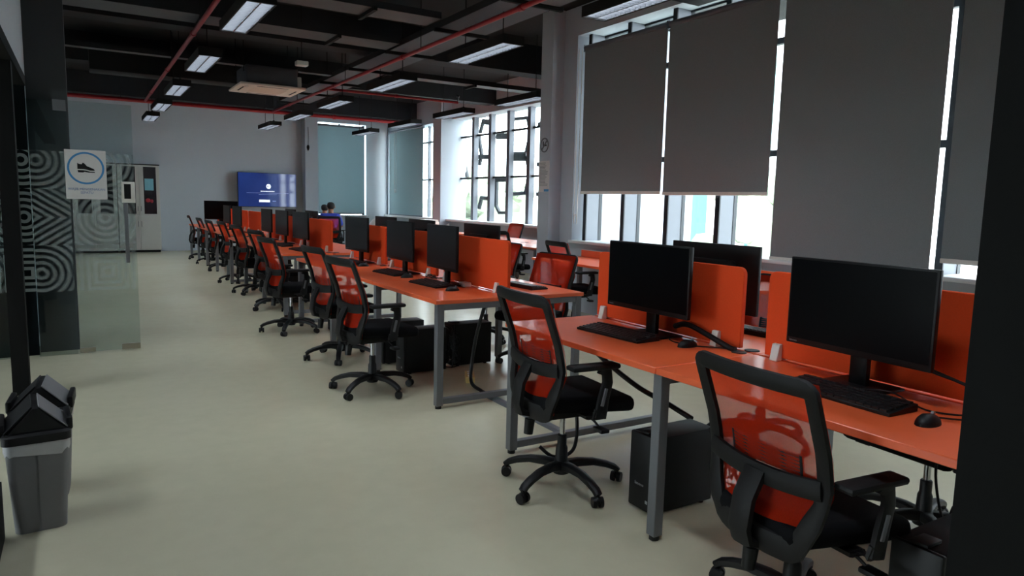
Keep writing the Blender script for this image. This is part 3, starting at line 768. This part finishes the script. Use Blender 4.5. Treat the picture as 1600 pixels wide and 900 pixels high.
def make_keyboard(label):
    t = thing('keyboard', label, 'keyboard', (0, 0, 0), 0, 'keyboards')
    MB().prism([(-.078, 0), (.078, 0), (.078, .012), (-.078, .026)], 'y', -.225, .225, .002).build('body', 'monitor_black', t)
    b = MB(); rr = random.Random(1)
    for r in range(6):
        x = .064-.0245*r if r < 5 else -.064
        n = 18 if r else 15
        for k in range(n):
            y = -.212+(.424/n)*(k+.5)
            z = .014+(.078-x)*.0897-0.0025
            b.box(x-.009, x+.009, y-.424/n*.43, y+.424/n*.43, z, z+.007)
    tag(b.build('keys', 'key_black', t, False), kind='stuff')
    return t
kb0 = make_keyboard('')
KB = [(2.33, 2.76, 184, 'black keyboard in front of the monitor beside the gap'), (2.30, 1.47, 178, 'black keyboard on the nearest desk at right'),
      (2.34, 5.06, 184, 'black keyboard at the near end of the second bench'), (2.36, 5.95, 184, 'black keyboard in the middle of the second bench'),
      (2.36, 7.05, 182, 'black keyboard at the far end of the second bench'), (2.34, 8.95, 184, 'black keyboard at the near end of the third bench'),
      (2.34, 9.85, 182, 'black keyboard in the middle of the third bench'), (3.06, 2.50, 5, 'black keyboard on the window side of the nearest bench'),
      (2.98, 4.70, 4, 'black keyboard on the window side of the second bench')]
# keyboards face the sitter: high edge towards the monitor
for i, (x, y, h, lb) in enumerate(KB):
    if i == 0: kb0.location = (x, y, DT); kb0.rotation_euler = (0, 0, R(h)); kb0['label'] = lb
    else: dup(kb0, (x, y, DT), R(h), lb)
def make_mouse(label):
    t = thing('mouse', label, 'mouse', (0, 0, 0), 0, 'computer mice')
    b = MB().ball((0, 0, 0), .058, .033, .036, 3)
    for v in b.bm.verts: v.co.z = max(v.co.z, 0)*(1.0 if v.co.x < 0 else 0.92)
    b.build('shell', 'black_plastic', t)
    MB().cyl((.03, -.004, .028), (.03, .004, .028), .009, n=12).build('wheel', 'letter_grey', t)
    return t
ms0 = make_mouse('')
MS = [(2.26, 1.15, 5, 'black mouse on the nearest desk near the black pillar'), (2.45, 2.38, 0, 'black mouse beside the cable sleeve on the nearest bench'),
      (2.34, 4.67, 4, 'black mouse at the near corner of the second bench'), (2.37, 5.60, 2, 'black mouse in the middle of the second bench'),
      (2.37, 6.70, 2, 'black mouse at the far desk of the second bench'), (2.33, 8.62, 2, 'black mouse at the near corner of the third bench')]
for i, (x, y, h, lb) in enumerate(MS):
    if i == 0: ms0.location = (x, y, DT); ms0.rotation_euler = (0, 0, R(h)); ms0['label'] = lb
    else: dup(ms0, (x, y, DT), R(h), lb)

def make_pc(label):
    t = thing('computer_tower', label, 'computer', (0, 0, 0), 0, 'computer towers under the benches')
    MB().box(-.17, .19, -.082, .082, .012, .37, .004).build('case', 'pc_black', t)
    MB().box(-.195, -.17, -.083, .083, .010, .372, .008).build('front_panel', 'black_plastic', t)
    for x in (-.13, .14):
        for y in (-.06, .06): MB().cyl((x, y, 0), (x, y, .013), .014).build('foot', 'black_plastic', t)
    MB().box(-.185, -.10, -.03, .03, .372, .385, .005).build('top_handle', 'monitor_black', t)
    text_mesh('logo', 'lenovo', .022, 'letter_grey', t, (-.1958, .01, .13), (R(90), 0, R(-90)))
    MB().box(-.1958, -.1948, -.05, -.035, .05, .065).build('sticker', 'letter_grey', t, False)
    return t
pc0 = make_pc('')
PC = [(2.365, 2.355, 0, 'black computer tower under the nearest bench by the grey leg'), (2.40, 1.12, 0, 'black computer tower low at the right edge under the nearest desk'),
      (2.38, 5.31, 0, 'black computer tower under the near end of the second bench, aisle side'), (2.86, 5.39, 0, 'black computer tower under the second bench beside the yellow block'),
      (2.36, 5.72, 0, 'black computer tower under the middle of the second bench'), (2.42, 9.6, 0, 'black computer tower under the near end of the third bench'),
      (2.42, 10.8, 0, 'black computer tower under the middle of the third bench'), (2.42, 7.35, 0, 'black computer tower under the far end of the second bench')]
for i, (x, y, h, lb) in enumerate(PC):
    if i == 0: pc0.location = (x, y, 0); pc0.rotation_euler = (0, 0, R(h)); pc0['label'] = lb
    else: dup(pc0, (x, y, 0), R(h), lb)

# ------------------------------------------------------------------ cables and small things
def cable(label, pts, r=0.005, m='black_plastic', name='cable', sub=8):
    tag(MB().tube(pts, r, 8, sub).build(name, m), label, 'cable', 'loose cables')
z = DT
cable('thick black cable sleeve bending into the desk grommet on the nearest bench', [(2.60, 2.62, z+.05), (2.585, 2.52, z+.075), (2.575, 2.38, z+.05), (2.575, 2.24, z+.012), (2.575, 2.20, z+.008)], 0.014, name='cable_sleeve')
cable('pair of monitor cables sweeping down to the right of the nearest monitor', [(2.53, 1.50, z+.20), (2.54, 1.36, z+.13), (2.55, 1.15, z+.075), (2.55, 0.98, z+.03), (2.55, 0.95, z+.006)], 0.006)
cable('second monitor cable looping right of the nearest monitor', [(2.53, 1.46, z+.19), (2.53, 1.34, z+.12), (2.56, 1.12, z+.07), (2.565, 0.99, z+.02), (2.57, 0.95, z+.006)], 0.005)
cable('thin mouse cable curling behind the mouse on the nearest desk', [(2.32, 1.15, z+.012), (2.38, 1.12, z+.005), (2.44, 1.06, z+.005), (2.50, .98, z+.006), (2.56, .93, z+.006)], 0.003)
cable('thin keyboard cable looping on the nearest desk', [(2.37, 1.50, z+.015), (2.46, 1.40, z+.02), (2.42, 1.28, z+.005), (2.40, 1.20, z+.005), (2.48, 1.12, z+.006), (2.56, 1.05, z+.05)], 0.003)
cable('thin cable loop beside the cable sleeve on the nearest bench', [(2.50, 2.56, z+.004), (2.46, 2.48, z+.004), (2.48, 2.36, z+.004), (2.56, 2.28, z+.004), (2.57, 2.24, z+.004)], 0.003)
cable('black hose hanging under the nearest bench down to the computer tower', [(2.36, 3.12, .70), (2.42, 2.98, .58), (2.50, 2.78, .46), (2.56, 2.60, .40), (2.58, 2.45, .36)], 0.014, name='cable_sleeve')
cable('black cable falling from the second bench to the floor channel', [(2.60, 4.60, .70), (2.575, 4.70, .42), (2.56, 4.75, .18), (2.53, 4.70, .03), (2.505, 4.50, .012), (2.497, 4.33, .012)], 0.014, name='cable_sleeve')
cable('black cable looping under the chair beside the gap', [(2.25, 3.02, .42), (2.24, 2.95, .25), (2.18, 2.90, .12), (2.08, 2.93, .09), (2.02, 2.98, .14)], 0.010)
cable('black cable dangling under the nearest desk at right', [(2.62, 1.25, .70), (2.60, 1.28, .5), (2.63, 1.25, .3), (2.58, 1.20, .39)], 0.005)
rr = random.Random(11)
def tangle(label, c, n, sx, sy, sz, r=.004):
    b = MB()
    for k in range(n):
        pts = []
        for j in range(6):
            pts.append((c[0]+rr.uniform(-sx, sx), c[1]+rr.uniform(-sy, sy), max(r+.001, c[2]+rr.uniform(-sz, sz))))
        b.tube(pts, r, 6, 6)
    tag(b.build('cable_tangle', 'black_plastic'), label, 'cable', 'tangled cables', 'stuff')
tangle('tangle of black cables on the floor behind the near computer tower', (2.66, 2.30, .17), 9, .07, .08, .16)
tangle('tangle of cables between the two towers under the second bench', (2.62, 5.22, .2), 9, .06, .09, .18)
tangle('tangle of cables under the third bench', (2.62, 9.2, .25), 9, .10, .2, .2)
tangle('loose black cables lying behind the monitor on the second bench', (2.545, 5.45, z+.02), 4, .03, .10, .015, .003)
t = thing('power_strip', 'pale yellow power block on the floor under the second bench', 'power strip', (2.60, 4.86, 0), R(65))
MB().box(-.11, .11, -.035, .035, 0, .05, .005).build('body', 'box_yellow', t)
for k in range(3): MB().cyl((-.07+.07*k, 0, .05), (-.07+.07*k, 0, .053), .02).build('socket', 'white_plastic', t)
for k in range(2):
    t = thing('cable_channel', ('grey floor channel running between the two nearest benches', 'white power adapter lying behind the monitor on the second bench')[k], ('cable channel', 'adapter')[k], (2.50, 3.35, 0) if k == 0 else (2.555, 4.88, z))
    if k == 0:
        MB().prism([(-.035, 0), (.035, 0), (.022, .018), (-.022, .018)], 'y', 0.1, .98).build('cover', 'steel_grey', t)
        MB().prism([(-.036, 0), (.036, 0), (.023, .019), (-.023, .019)], 'y', .98, 1.0).build('end_cap', 'black_plastic', t)
    else:
        t.name = 'power_adapter'
        MB().box(-.03, .03, -.05, .05, 0.001, .035, .006).build('body', 'white_plastic', t)
        MB().tube([(0, .05, .018), (.01, .09, .01), (0, .14, .005)], .004).build('lead', 'white_plastic', t)
# ------------------------------------------------------------------ television
tv = thing('television', 'large wall television with a glowing blue screen on the far wall', 'television', (4.255, 19.47, 1.14), R(5))
MB().box(-.765, .765, 0, .045, 0, .895, .006).build('housing', 'monitor_black', tv)
MB().box(-.757, .757, -.0015, .0, .014, .887).build('screen', 'tv_screen', tv, False)
MB().box(-.2, .2, .045, .2, .3, .6).build('wall_bracket', 'frame_dark', tv, False)
b = MB().lathe([(.062, 0), (.062, .001)], 28); o = b.build('screen_icon', 'tv_white', tv, False); o.location = (0.02, -.0018, .545); o.rotation_euler = (R(90), 0, 0)
MB().box(-.012, .012, -.0040, -.0030, .53, .56).build('icon_dot', 'tv_screen', tv, False)
b = MB()
for k in range(11): b.box(-.19+.034*k, -.19+.034*k+(.026 if k % 4 else .03), -.0028, -.0018, .405, .428)
b.build('screen_title', 'tv_white', tv, False)
MB().box(-.55, .55, -.0028, -.0018, .366, .372).box(-.24, .24, -.0028, -.0018, .328, .334).build('screen_lines', 'tv_soft', tv, False)
MB().box(-.23, .05, -.0028, -.0018, .13, .195).build('screen_button', 'tv_white', tv, False)
MB().box(.12, .21, -.0028, -.0018, .155, .168).build('screen_link', 'tv_soft', tv, False)

# ------------------------------------------------------------------ steel cabinets at the far wall
def cabinet(x0, label, items):
    t = thing('cabinet', label, 'cabinet', (x0, 19.28, 0))
    Wd = .9
    MB().box(0, Wd, .02, .40, .05, 2.1, .004, 1).build('body', 'cabinet_white', t)
    MB().box(.02, Wd-.02, .03, .38, 0, .05).build('plinth', 'frame_dark', t, False)
    MB().box(-.01, Wd+.01, .0, .41, 2.1, 2.125).build('top_trim', 'frame_dark', t, False)
    for s in (0, 1):
        a, b_ = (.005, Wd/2-.003) if s == 0 else (Wd/2+.003, Wd-.005)
        d = MB().box(a, a+.10, 0, .019, .90, 2.095).box(b_-.07, b_, 0, .019, .90, 2.095).box(a+.1, b_-.07, 0, .019, .90, .93).box(a+.1, b_-.07, 0, .019, 2.06, 2.095).build('glass_door', 'cabinet_white', t, False)
        MB().box(a+.1, b_-.07, .008, .013, .93, 2.06).build('pane', 'cabinet_glass', d, False)
        hx = Wd/2-.04 if s == 0 else Wd/2+.03
        MB().box(hx, hx+.012, -.02, .0, 1.0, 1.12, .003, 1).build('handle', 'steel_grey', d)
        d = MB().box(a, b_, 0, .019, .06, .89, .003, 1).build('door', 'cabinet_white', t)
        MB().box(hx, hx+.012, -.02, .0, .62, .76, .003, 1).build('handle', 'steel_grey', d)
    if items:
        o = MB().box(.575, .77, .002, .0075, 1.50, 1.78).build('notice_sheet', 'paper_cyan', t, False)
        MB().ball((.64, .002, 1.26), .055, .012, .05).ball((.72, .002, 1.24), .035, .012, .045).build('red_sticker', 'red_item', t)
    return t
cabinet(.76, 'tall white steel cabinet with dark glass doors at the far wall', True)
cabinet(-.16, 'tall white steel cabinet seen through the patterned glass door', False)

# ------------------------------------------------------------------ waste bins
def make_bin(label):
    t = thing('waste_bin', label, 'bin', (0, 0, 0), 0, 'waste bins by the door')
    def ring(hx, hy, z): return [(hx*a, hy*b, z) for a, b in ((-1, -1), (1, -1), (1, 1), (-1, 1))]
    b = MB()
    def rr_(hx, hy, z, r=.03, n=4):
        out = []
        for cx, cy, a0 in ((hx-r, hy-r, 0), (-hx+r, hy-r, 90), (-hx+r, -hy+r, 180), (hx-r, -hy+r, 270)):
            for k in range(n+1): a = R(a0+90*k/n); out.append((cx+r*math.cos(a), cy+r*math.sin(a), z))
        return out
    def loft(b, rings, cap0=True, cap1=True):
        V = [[b.bm.verts.new(p) for p in r_] for r_ in rings]
        for i in range(len(V)-1):
            for k in range(len(V[0])):
                l = (k+1) % len(V[0]); b.bm.faces.new((V[i][k], V[i][l], V[i+1][l], V[i+1][k]))
        if cap0: b.bm.faces.new(V[0][::-1])
        if cap1: b.bm.faces.new(V[-1])
    loft(b, [rr_(.092, .10, 0), rr_(.112, .128, .37)]); b.build('body', 'bin_grey', t)
    MB().box(-.0005, .0005, -.1285, -.118, .02, .36).build('seam', 'bin_grey', t, False)
    b = MB(); loft(b, [rr_(.1135, .1295, .345), rr_(.117, .133, .36), rr_(.116, .132, .40)], False, False)
    rnd = random.Random(3)
    for v in b.bm.verts:
        if v.co.z < .35: v.co.z += rnd.uniform(-.018, .012)
    b.build('bin_liner', 'bag_white', t)
    b = MB(); loft(b, [rr_(.122, .138, .392), rr_(.122, .138, .425), rr_(.112, .128, .435)]); b.build('rim', 'black_plastic', t)
    # gable lid, ridge along y
    b = MB(); b.prism([(-.110, .43), (.110, .43), (.012, .538), (-.012, .538)], 'y', -.118, .118, .006); b.build('gable_lid', 'black_plastic', t)
    for s in (-1, 1):
        b = MB().sweep([(s*.012, 0, .541), (s*.110, 0, .440)], .236, .006, (s*.8, 0, .6)); b.build('flap', 'bin_grey' if s > 0 else 'black_plastic', t)
    for s in (-1, 1): MB().box(s*.118-.012, s*.118+.012, -.10, .10, .42, .475, .008).build('hinge_cap', 'black_plastic', t)
    return t
bin0 = make_bin('grey waste bin with black gable lid and white liner, front one')
bin0.location = (-.205, 3.52, 0); bin0.rotation_euler = (0, 0, R(4))
dup(bin0, (-.195, 3.88, 0), R(-3), 'grey waste bin behind, only its black open lid showing')

# ------------------------------------------------------------------ ceiling: lamps, pipes, trays, air unit
def make_lamp(label):
    t = thing('ceiling_lamp', label, 'lamp', (0, 0, 0), 0, 'hanging louvre lamps')
    L, Wd = 1.27, .25
    b = MB(); b.box(-Wd/2, -Wd/2+.012, -L/2, L/2, 0, .075).box(Wd/2-.012, Wd/2, -L/2, L/2, 0, .075).box(-Wd/2, Wd/2, -L/2, -L/2+.012, 0, .075).box(-Wd/2, Wd/2, L/2-.012, L/2, 0, .075).box(-Wd/2, Wd/2, -L/2, L/2, .075, .09)
    b.build('housing', 'ceiling_black', t, False)
    MB().box(-Wd/2+.013, Wd/2-.013, -L/2+.013, L/2-.013, .066, .072).build('light_panel', 'lamp_panel', t, False)
    b = MB(); b.box(-.006, .006, -L/2+.013, L/2-.013, .004, .056)
    for xx in (-.11, .11): b.box(xx-.002, xx+.002, -L/2+.013, L/2-.013, .004, .064)
    n = 20
    for k in range(n):
        y = -L/2+.013+(L-.026)*(k+.5)/n; b.box(-Wd/2+.013, Wd/2-.013, y-.002, y+.002, .004, .056)
    b.build('louvre', 'louvre_metal', t, False)
    for s in (-1, 1): MB().cyl((0, s*.42, .09), (0, s*.42, ZC-3.0), .006, n=8).lathe([(.03, .09), (.02, .12), (.008, .13)], 12, (0, s*.42, 0)).build('suspension', 'ceiling_black', t)
    return t
lamp0 = make_lamp('')
LP = []
ords = ['nearest', 'second', 'third', 'fourth', 'fifth and farthest']
for k, yy in enumerate((6.87, 9.55, 12.2, 14.7, 17.0)):
    LP.append((1.34, yy, 'hanging louvre lamp in the aisle line above the chairs, %s in view' % ords[k]))
for k, yy in enumerate((6.9, 9.57, 12.15, 14.55, 17.05)):
    LP.append((3.79, yy, 'hanging louvre lamp in the middle line above the benches, %s one' % ords[k]))
LP.append((3.84, 4.4, 'hanging louvre lamp cut by the top edge above the grey blinds'))
for k, yy in enumerate((9.7, 12.1, 14.45, 16.9)):
    LP.append((6.03, yy, 'hanging louvre lamp in the line by the hexagon window, %s from the pilaster' % ['first', 'second', 'third', 'fourth'][k]))
LP += [(1.34, 4.2, 'hanging louvre lamp overhead just out of view in the aisle line'), (1.34, 1.5, 'hanging louvre lamp overhead above the entrance'), (3.84, 1.7, 'hanging louvre lamp overhead above the nearest desk'),
       (-1.7, 2.9, 'added louvre lamp out of view in the entrance hall left of the bins'), (-1.7, 5.4, 'added louvre lamp out of view in the entrance hall left of the door post')]  # hall pair added out of view to brighten the near floor
for i, (x, y, lb) in enumerate(LP):
    if i == 0: lamp0.location = (x, y, 3.0); lamp0['label'] = lb
    else: dup(lamp0, (x, y, 3.0), 0, lb)

def pipe(label, a, b_, r=.024, hang=()):
    t = thing('sprinkler_pipe', label, 'pipe', a, 0, 'red sprinkler pipes')
    d = Vector(b_)-Vector(a)
    MB().cyl((0, 0, 0), d, r, n=14).build('pipe', 'pipe_red', t)
    n = max(1, int(d.length/2.4)); u = d.normalized()
    for k in range(n):
        p = u*(d.length*(k+.5)/n)
        MB().cyl(p-u*.03, p+u*.03, r*1.35, n=14).build('coupling', 'pipe_red', t)
        q = u*(d.length*(k+.3)/n)
        MB().cyl(q+Vector((0, 0, r)), q+Vector((0, 0, ZC-a[2])), .005, n=6).build('hanger', 'ceiling_black', t)
    return t
PZ = 3.2
pipe('red sprinkler pipe running along the aisle at upper left', (1.15, 2.0, PZ), (1.15, 15.6, PZ))
pipe('red sprinkler pipe running above the benches beside the cable tray', (3.54, 1.5, PZ), (3.54, 15.6, PZ))
pipe('thick red main pipe crossing in front of the far wall', (-.3, 15.66, PZ), (6.6, 15.66, PZ), .038)
pb = pipe('short red branch pipe ending in a sprinkler by the hexagon window', (3.56, 11.75, PZ), (5.95, 11.75, PZ), .022)
MB().cyl((2.39, 0, 0), (2.39, 0, .10), .014).cyl((2.39, 0, .10), (2.39, 0, .13), .03, .012).build('sprinkler_head', 'chrome', pb)
t = thing('pull_cord', 'thin dark cord with a black bulb hanging on the far grey column', 'cord', (5.30, 19.34, 2.75))
MB().tube([(0, 0, .55), (.01, -.004, .3), (0, 0, .06)], .008).build('cord', 'ink_grey', t)
MB().lathe([(.01, .08), (.035, .05), (.04, 0), (.02, -.06), (.004, -.08)], 12).build('bulb', 'black_plastic', t)
# cable trays
def tray(label, x0, x1, y0, y1, z0, m='duct_grey', along='y'):
    t = thing('cable_tray', label, 'cable tray', (x0, y0, z0), 0, 'grey cable trays')
    w_, l_ = x1-x0, y1-y0
    MB().box(0, w_, 0, l_, 0, .004).build('bed', m, t, False)
    if along == 'y':
        for s in (0, w_): MB().box(s-.006, s+.006, 0, l_, 0, .07).build('side_rail', 'beam_dark', t, False)
        for k in range(int(l_/1.5)+1): MB().box(-.05, w_+.05, k*1.5, k*1.5+.04, -.04, -.001).build('bracket', 'ceiling_black', t, False)
    else:
        for s in (0, l_): MB().box(0, w_, s-.006, s+.006, 0, .07).build('side_rail', 'beam_dark', t, False)
        for k in range(int(w_/1.5)+1): MB().box(k*1.5, k*1.5+.04, -.05, l_+.05, -.04, -.001).build('bracket', 'ceiling_black', t, False)
    return t
tray('long grey perforated cable tray running above the benches', 3.55, 4.15, 1.5, 15.0, 3.36, 'tray_mesh')
tray('grey cable tray crossing the aisle ceiling behind the first lamp', -.3, 3.5, 8.55, 9.0, 3.36, along='x')
tray('grey cable tray crossing the ceiling in front of the first lamp', -.3, 3.5, 7.35, 7.75, 3.42, along='x')
tray('narrow grey cable tray crossing in front of the air unit', -.3, 3.5, 11.35, 11.5, 3.36, along='x')
tray('narrow grey duct crossing towards the hexagon window', 4.2, 7.6, 10.7, 10.95, 3.36, along='x')
tag(MB().box(.2, 3.4, 12.88, 13.35, 3.3, 3.7, .02).build('air_duct', 'ceiling_black'), 'black air duct crossing behind the ceiling air unit', 'duct')
# cassette air unit
a = thing('air_unit', 'beige ceiling cassette air unit hanging above the aisle', 'air conditioner', (2.44, 11.1, 2.98), R(0))
MB().box(-.46, .46, -.46, .46, 0, .035, .012).build('panel', 'beige_plastic', a)
for k in range(4):
    M4 = Matrix.Rotation(R(90*k), 4, 'Z'); MB().box(-.22, .22, -.385, -.36, -.002, .002, M=M4).build('vane_slot', 'frame_dark', a, False)
b = MB()
for k in range(9): b.box(-.24, .24, -.24+.058*k, -.235+.058*k, -.004, .002)
b.build('grille', 'beige_plastic', a, False)
MB().box(-.36, .36, -.36, .36, .035, .30, .01).build('body', 'duct_grey', a)
MB().ball((-.36, -.36, -.012), .03, .03, .02).build('sensor', 'white_plastic', a)
for sx in (-.38, .38):
    for sy in (-.3, .3): MB().cyl((sx, sy, .2), (sx, sy, ZC-2.98), .006, n=6).build('hanger_rod', 'ceiling_black', a)
MB().box(.36, .46, -.2, .1, .06, .22, .01).build('pump_box', 'white_plastic', a)
a = thing('detector', 'small white detector box hanging from the ceiling right of the air unit', 'detector', (2.51, 9.42, 3.1))
MB().box(-.075, .075, -.06, .06, 0, .06, .012).build('case', 'white_plastic', a)
MB().cyl((0, 0, .06), (0, 0, ZC-3.1), .006, n=6).build('rod', 'ceiling_black', a)

# ------------------------------------------------------------------ white chairs and printer by the far window
def make_shell_chair(label):
    t = thing('shell_chair', label, 'chair', (0, 0, 0), 0, 'white shell chairs')
    def fn(u, v):
        a = (u-.5)*2; 
        if v < .5: q = v/.5; return (.24-.44*q, a*(.20+.02*q), .45-.03*q+.02*a*a)
        q = (v-.5)/.5; return (-.20-.10*q+.07*a*a, a*.23*math.sqrt(max(.02, 1-q*q*.85)), .42+.46*q*(1-.12*a*a))
    b = MB().grid(fn, 10, 14); bm = b.bm
    r = bmesh.ops.extrude_face_region(bm, geom=bm.faces[:])
    for v in [g_ for g_ in r['geom'] if isinstance(g_, bmesh.types.BMVert)]: v.co += Vector((-.008, 0, -.006))
    bmesh.ops.recalc_face_normals(bm, faces=bm.faces)
    b.build('shell', 'chair_white', t)
    for sx in (-1, 1):
        for sy in (-1, 1): MB().cyl((sx*.13, sy*.14, .43), (sx*.2, sy*.19, 0), .012, n=10).build('leg', 'chrome', t)
    return t
sc0 = make_shell_chair('white curved shell chair behind the bench under the hexagon window')
sc0.location = (7.2, 13.4, 0); sc0.rotation_euler = (0, 0, math.pi)
dup(sc0, (7.2, 15.2, 0), math.pi, 'white curved shell chair next to the white pier')
dup(sc0, (5.5, 14.6, 0), R(60), 'white curved shell chair seen above the second bench screens').scale = (1.15,)*3
dup(sc0, (5.45, 12.75, 0), R(55), 'white curved shell chair in front of the far grey blind').scale = (1.15,)*3
t = thing('printer', 'white printer box standing on the far bench before the white pier', 'printer', (6.62, 14.5, DT), R(-10))
MB().box(-.22, .22, -.2, .2, 0, .20, .015).build('body', 'white_plastic', t)
MB().box(-.20, .20, -.18, .18, .20, .235, .006).build('lid', 'white_plastic', t)
MB().box(-.23, -.22, -.15, .15, .03, .06).build('paper_slot', 'ink_grey', t, False)

# ------------------------------------------------------------------ people (seated, seen from behind)
def skin_mesh(name, verts, edges, radii, m, parent, root=0, sub=2):
    me = bpy.data.meshes.new(name); me.from_pydata([Vector(v) for v in verts], edges, [])
    o = bpy.data.objects.new(name, me); COL.objects.link(o)
    sk = o.modifiers.new('skin', 'SKIN'); sk.use_smooth_shade = True
    for i, r_ in enumerate(radii):
        d = me.skin_vertices[0].data[i]; d.radius = r_ if isinstance(r_, tuple) else (r_, r_); d.use_root = (i == root)
    s_ = o.modifiers.new('sub', 'SUBSURF'); s_.levels = sub; s_.render_levels = sub
    dg = bpy.context.evaluated_depsgraph_get(); nm = bpy.data.meshes.new_from_object(o.evaluated_get(dg))
    bpy.data.objects.remove(o); bpy.data.meshes.remove(me)
    nm.materials.clear(); nm.materials.append(MATS[m])
    for p in nm.polygons: p.use_smooth = True
    o = bpy.data.objects.new(name, nm); COL.objects.link(o); o.parent = parent
    return o
def person(label, loc, rz, shirt):
    """seated, facing +x; origin on the floor under the hips"""
    t = thing('person', label, 'person', loc, rz, 'seated people')
    V, E, Rd = [], [], []
    def add(p, r_, par=None):
        V.append(p); Rd.append(r_)
        if par is not None: E.append((par, len(V)-1))
        return len(V)-1
    pel = add((-.06, 0, .60), (.15, .12)); wst = add((-.07, 0, .74), (.14, .105), pel); chs = add((-.05, 0, .92), (.165, .115), wst)
    nb = add((-.02, 0, 1.06), (.075, .07), chs); nk = add((.0, 0, 1.12), .055, nb)
    hd = add((.02, 0, 1.19), (.078, .09), nk); hd2 = add((.02, 0, 1.265), (.072, .085), hd)
    for s in (-1, 1):
        sh = add((-.03, s*.165, 1.0), .062, chs); el = add((.07, s*.225, .77), .045, sh); wr = add((.31, s*.15, .795), .03, el); pm = add((.38, s*.14, .79), (.03, .018), wr)
        for k in range(4):
            oy = (k-1.5)*.02; f1 = add((.42+(.01 if k in (1, 2) else 0), s*.14+oy, .79), .009, pm); add((.45+(.012 if k in (1, 2) else 0), s*.14+oy*1.1, .775), .008, f1)
        th = add((.36, s*.14-s*.035, .785), .010, wr); add((.395, s*.14-s*.055, .775), .009, th)
        hp = add((-.02, s*.09, .56), .095, pel); kn = add((.40, s*.13, .55), .065, hp); an = add((.36, s*.13, .10), .042, kn); add((.46, s*.14, .05), .038, an)
    skin_mesh('body', V, E, Rd, 'skin', t)
    hv = [(-.03, 0, 1.145), (-.008, 0, 1.255), (.03, 0, 1.315)]
    skin_mesh('hair', hv, [(0, 1), (1, 2)], [(.075, .07), (.106, .112), (.08, .078)], 'hair', t)
    for s in (-1, 1): MB().ball((.02, s*.083, 1.215), .022, .012, .032, 2).build('ear', 'skin', t)
    cv = [(-.06, 0, .58), (-.07, 0, .74), (-.05, 0, .92), (-.02, 0, 1.065)]; ce = [(0, 1), (1, 2), (2, 3)]; cr = [(.165, .135), (.155, .12), (.18, .13), (.075, .075)]
    for s in (-1, 1):
        cv += [(-.03, s*.165, 1.0), (.03, s*.205, .86), (.07, s*.225, .77)]; k = len(cv); ce += [(2, k-3), (k-3, k-2), (k-2, k-1)]; cr += [.075, .066, .058]
    skin_mesh('shirt', cv, ce, cr, shirt, t)
    tv_ = [(-.05, 0, .56)]; te = []; tr_ = [(.16, .13)]
    for s in (-1, 1):
        tv_ += [(-.01, s*.09, .56), (.40, s*.13, .55), (.365, s*.13, .14)]; k = len(tv_); te += [(0, k-3), (k-3, k-2), (k-2, k-1)]; tr_ += [.105, .076, .06]
    skin_mesh('trousers', tv_, te, tr_, 'trousers', t)
    return t
person('person in a blue shirt sitting with back turned, leaning at a desk', (4.95, 16.2, 0), R(62), 'shirt_blue')
person('person in dark blue sitting beyond, only head and shoulder showing', (5.13, 17.3, 0), R(60), 'shirt_navy').scale = (.95, .95, .95)
